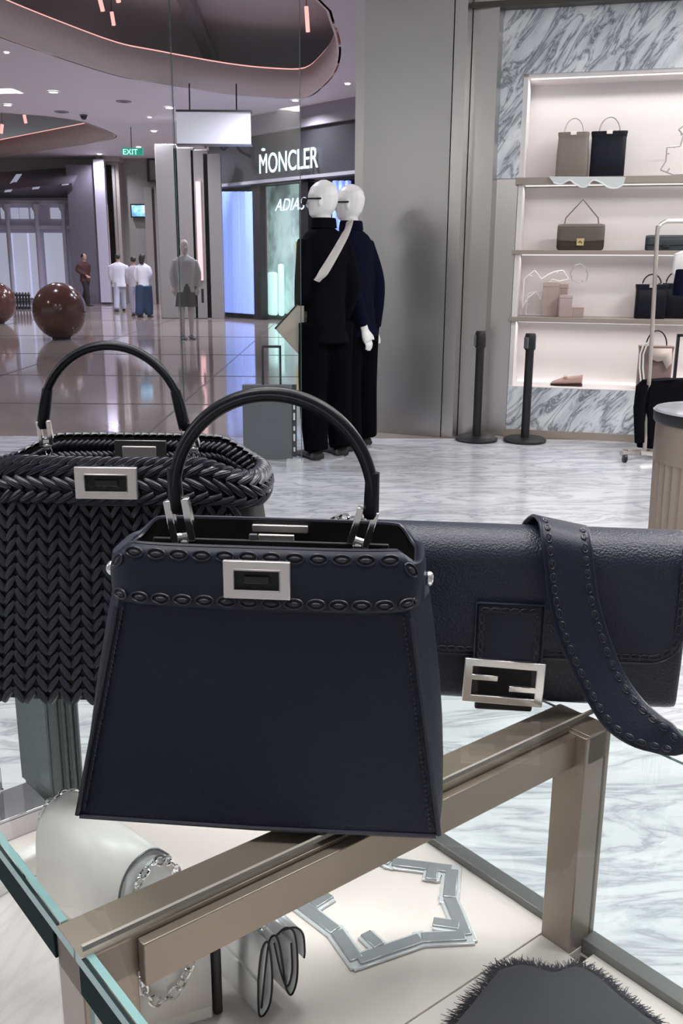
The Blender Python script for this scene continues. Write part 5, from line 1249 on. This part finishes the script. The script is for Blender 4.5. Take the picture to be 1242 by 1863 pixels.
# grey green upright box bag
g0 = onz(48, 1446, ZB); g1_ = onz(101, 1483, ZB); dg = (g1_ - g0); dg.z = 0; LG = dg.length; dg.normalize(); ng = Vector((dg.y, -dg.x, 0)); ng = ng if ng.y < 0 else -ng
gb = thing('upright_bag', 'tall flat grey green leather bag standing inside the case under the woven bag', 'handbag', tuple(g0))
Mg = frame(g0, dg, -ng, ZZ); M_gg = leather('grey_green_leather', (.13, .16, .165), .45, 500, .1)
hG = .245
b = MB(); b.loft([[Mg @ Vector((x, y, z)) for x, y in ((0, 0), (LG*1.0, 0), (LG*1.03, .012), (LG*1.03, .038), (LG, .05), (0, .05))] for z in (0, hG)]); add('body', b, M_gg, gb, True, bev=.002)
b = MB(); b.box((-.002, -.004, .030), (LG*1.02, -.001, hG + .002), Mg); add('front_panel', b, M_gg, gb, True, bev=.0015)
for y in (.014, .026, .038):
    b = MB(); b.box((LG*1.03, y, .002), (LG*1.03 + .003, y + .006, hG), Mg); add('side_pleat', b, mat('dark_green_leather2', (.03, .045, .045), .4), gb, True, bev=.001)
# small pale pouch with black strap, and acrylic risers at the left edge
q0 = onz(20, 1585, ZB); po = thing('pouch', 'small pale pouch with a black strap line at the left edge inside the case', 'pouch', tuple(q0))
w0 = onz(50, 1604, ZB); w1 = onz(100, 1575, ZB); dd = (w1 - w0); dd.z = 0; dd.normalize(); n2 = Vector((-dd.y, dd.x, 0)); n2 = n2 if n2.y > 0 else -n2
Mq = frame(w0, dd, n2, ZZ)
b = MB(); b.loft([[Mq @ Vector((x, y, z)) for y, z in ((0, 0), (.03, 0), (.028, .03), (.015, .036), (.002, .030))] for x in (-.12, .055)]); add('body', b, M_silver2, po, True, bev=.003)
b = MB(); b.tube([Mq @ Vector((-.004, y, z)) for y, z in ((-.001, .0), (-.001, .030), (.014, .038), (.029, .031))], .0016, 6); add('black_strap', b, M_black, po, True)
rs = thing('acrylic_riser', 'stepped clear and mirrored riser stand at the left edge inside the case', 'display riser', tuple(onz(10, 1520, ZB)))
M_mir = mat('mirror_lilac', (.62, .60, .64), .12, .8)
r0 = onz(-60, 1560, ZB); r1 = onz(92, 1500, ZB); dd = (r1 - r0); dd.z = 0; LR = dd.length; dd.normalize(); n3 = Vector((-dd.y, dd.x, 0)); n3 = n3 if n3.y > 0 else -n3
Mr = frame(r0, dd, n3, ZZ)
b = MB(); b.box((0, .0, .030), (LR, .075, .034), Mr); add('shelf_plate', b, M_mir, rs, True, bev=.001)
b = MB(); b.box((0, .0, .0), (LR, .003, .030), Mr); add('front_plate', b, M_mir, rs, True, bev=.001)
b = MB(); b.box((0, .050, .034), (LR*.62, .054, .085), Mr); add('back_plate', b, M_mir, rs, True, bev=.001)
b = MB(); b.box((0, .050, .085), (LR*.62, .085, .088), Mr); add('top_plate', b, M_silver, rs, True, bev=.001)
b = MB(); b.tube([Mr @ Vector((LR*.45, .03, .034)), Mr @ Vector((LR*.52, .02, .070))], .003, 6); add('prop_rod', b, M_chrome, rs, True)

# frayed charcoal cloth pouch lying on the board
cp_ = [(905, 1764), (945, 1754), (985, 1763), (1010, 1768), (1050, 1757), (1092, 1778), (1130, 1812), (1172, 1846), (1212, 1876), (1240, 1920), (1120, 2080), (900, 2120), (740, 1990), (818, 1872), (862, 1818)]
zc = ZB + .011; pts = [onz(x, y, zc) for x, y in cp_]; cen = sum(pts, Vector())/len(pts)
fr2 = thing('frayed_pouch', 'charcoal cloth pouch with frayed edges lying on the cream board', 'pouch', (cen.x, cen.y, ZB))
dn_ = catmull(pts + [pts[0]], 4)[:-1]
b = MB(); b.loft([[Vector((p.x, p.y, ZB + .001)) for p in dn_], [Vector((p.x, p.y, ZB + .008)) for p in dn_], [cen + (p - cen)*.96 + Vector((0, 0, .002)) for p in dn_], [cen + (p - cen)*.8 + Vector((0, 0, .006)) for p in dn_], [cen + (p - cen)*.3 + Vector((0, 0, .009)) for p in dn_]])
mc = mat('charcoal_cloth', (.050, .050, .062), .9); _n = noise(mc, coords(mc, (1, 1, 1)), 900, 2); bump(mc, _n, .12, .0004)
add('cloth_body', b, mc, fr2, True, ang=70)
b = MB(); per = catmull(pts + [pts[0]], 26); random.seed(3)
for i in range(len(per) - 1):
    for _ in range(5):
        p = per[i] + (per[i+1] - per[i])*random.random(); o_ = (p - cen); o_.z = 0; o_.normalize(); tn = Vector((-o_.y, o_.x, 0))
        p = p + Vector((0, 0, -.003 + random.uniform(-.005, .003))) - o_*.004; L = random.uniform(.006, .020); tw = random.uniform(-.6, .6)
        b.tube([p, p + o_*L*.5 + tn*L*tw*.4 + Vector((0, 0, .001)), p + o_*L + tn*L*tw + Vector((0, 0, random.uniform(-.002, .002)))], [.0007, .0006, .0003], 3)
o = add('frayed_fringe', b, mat('charcoal_thread', (.025, .025, .034), .9), fr2, True, smooth=False); o['kind'] = 'stuff'
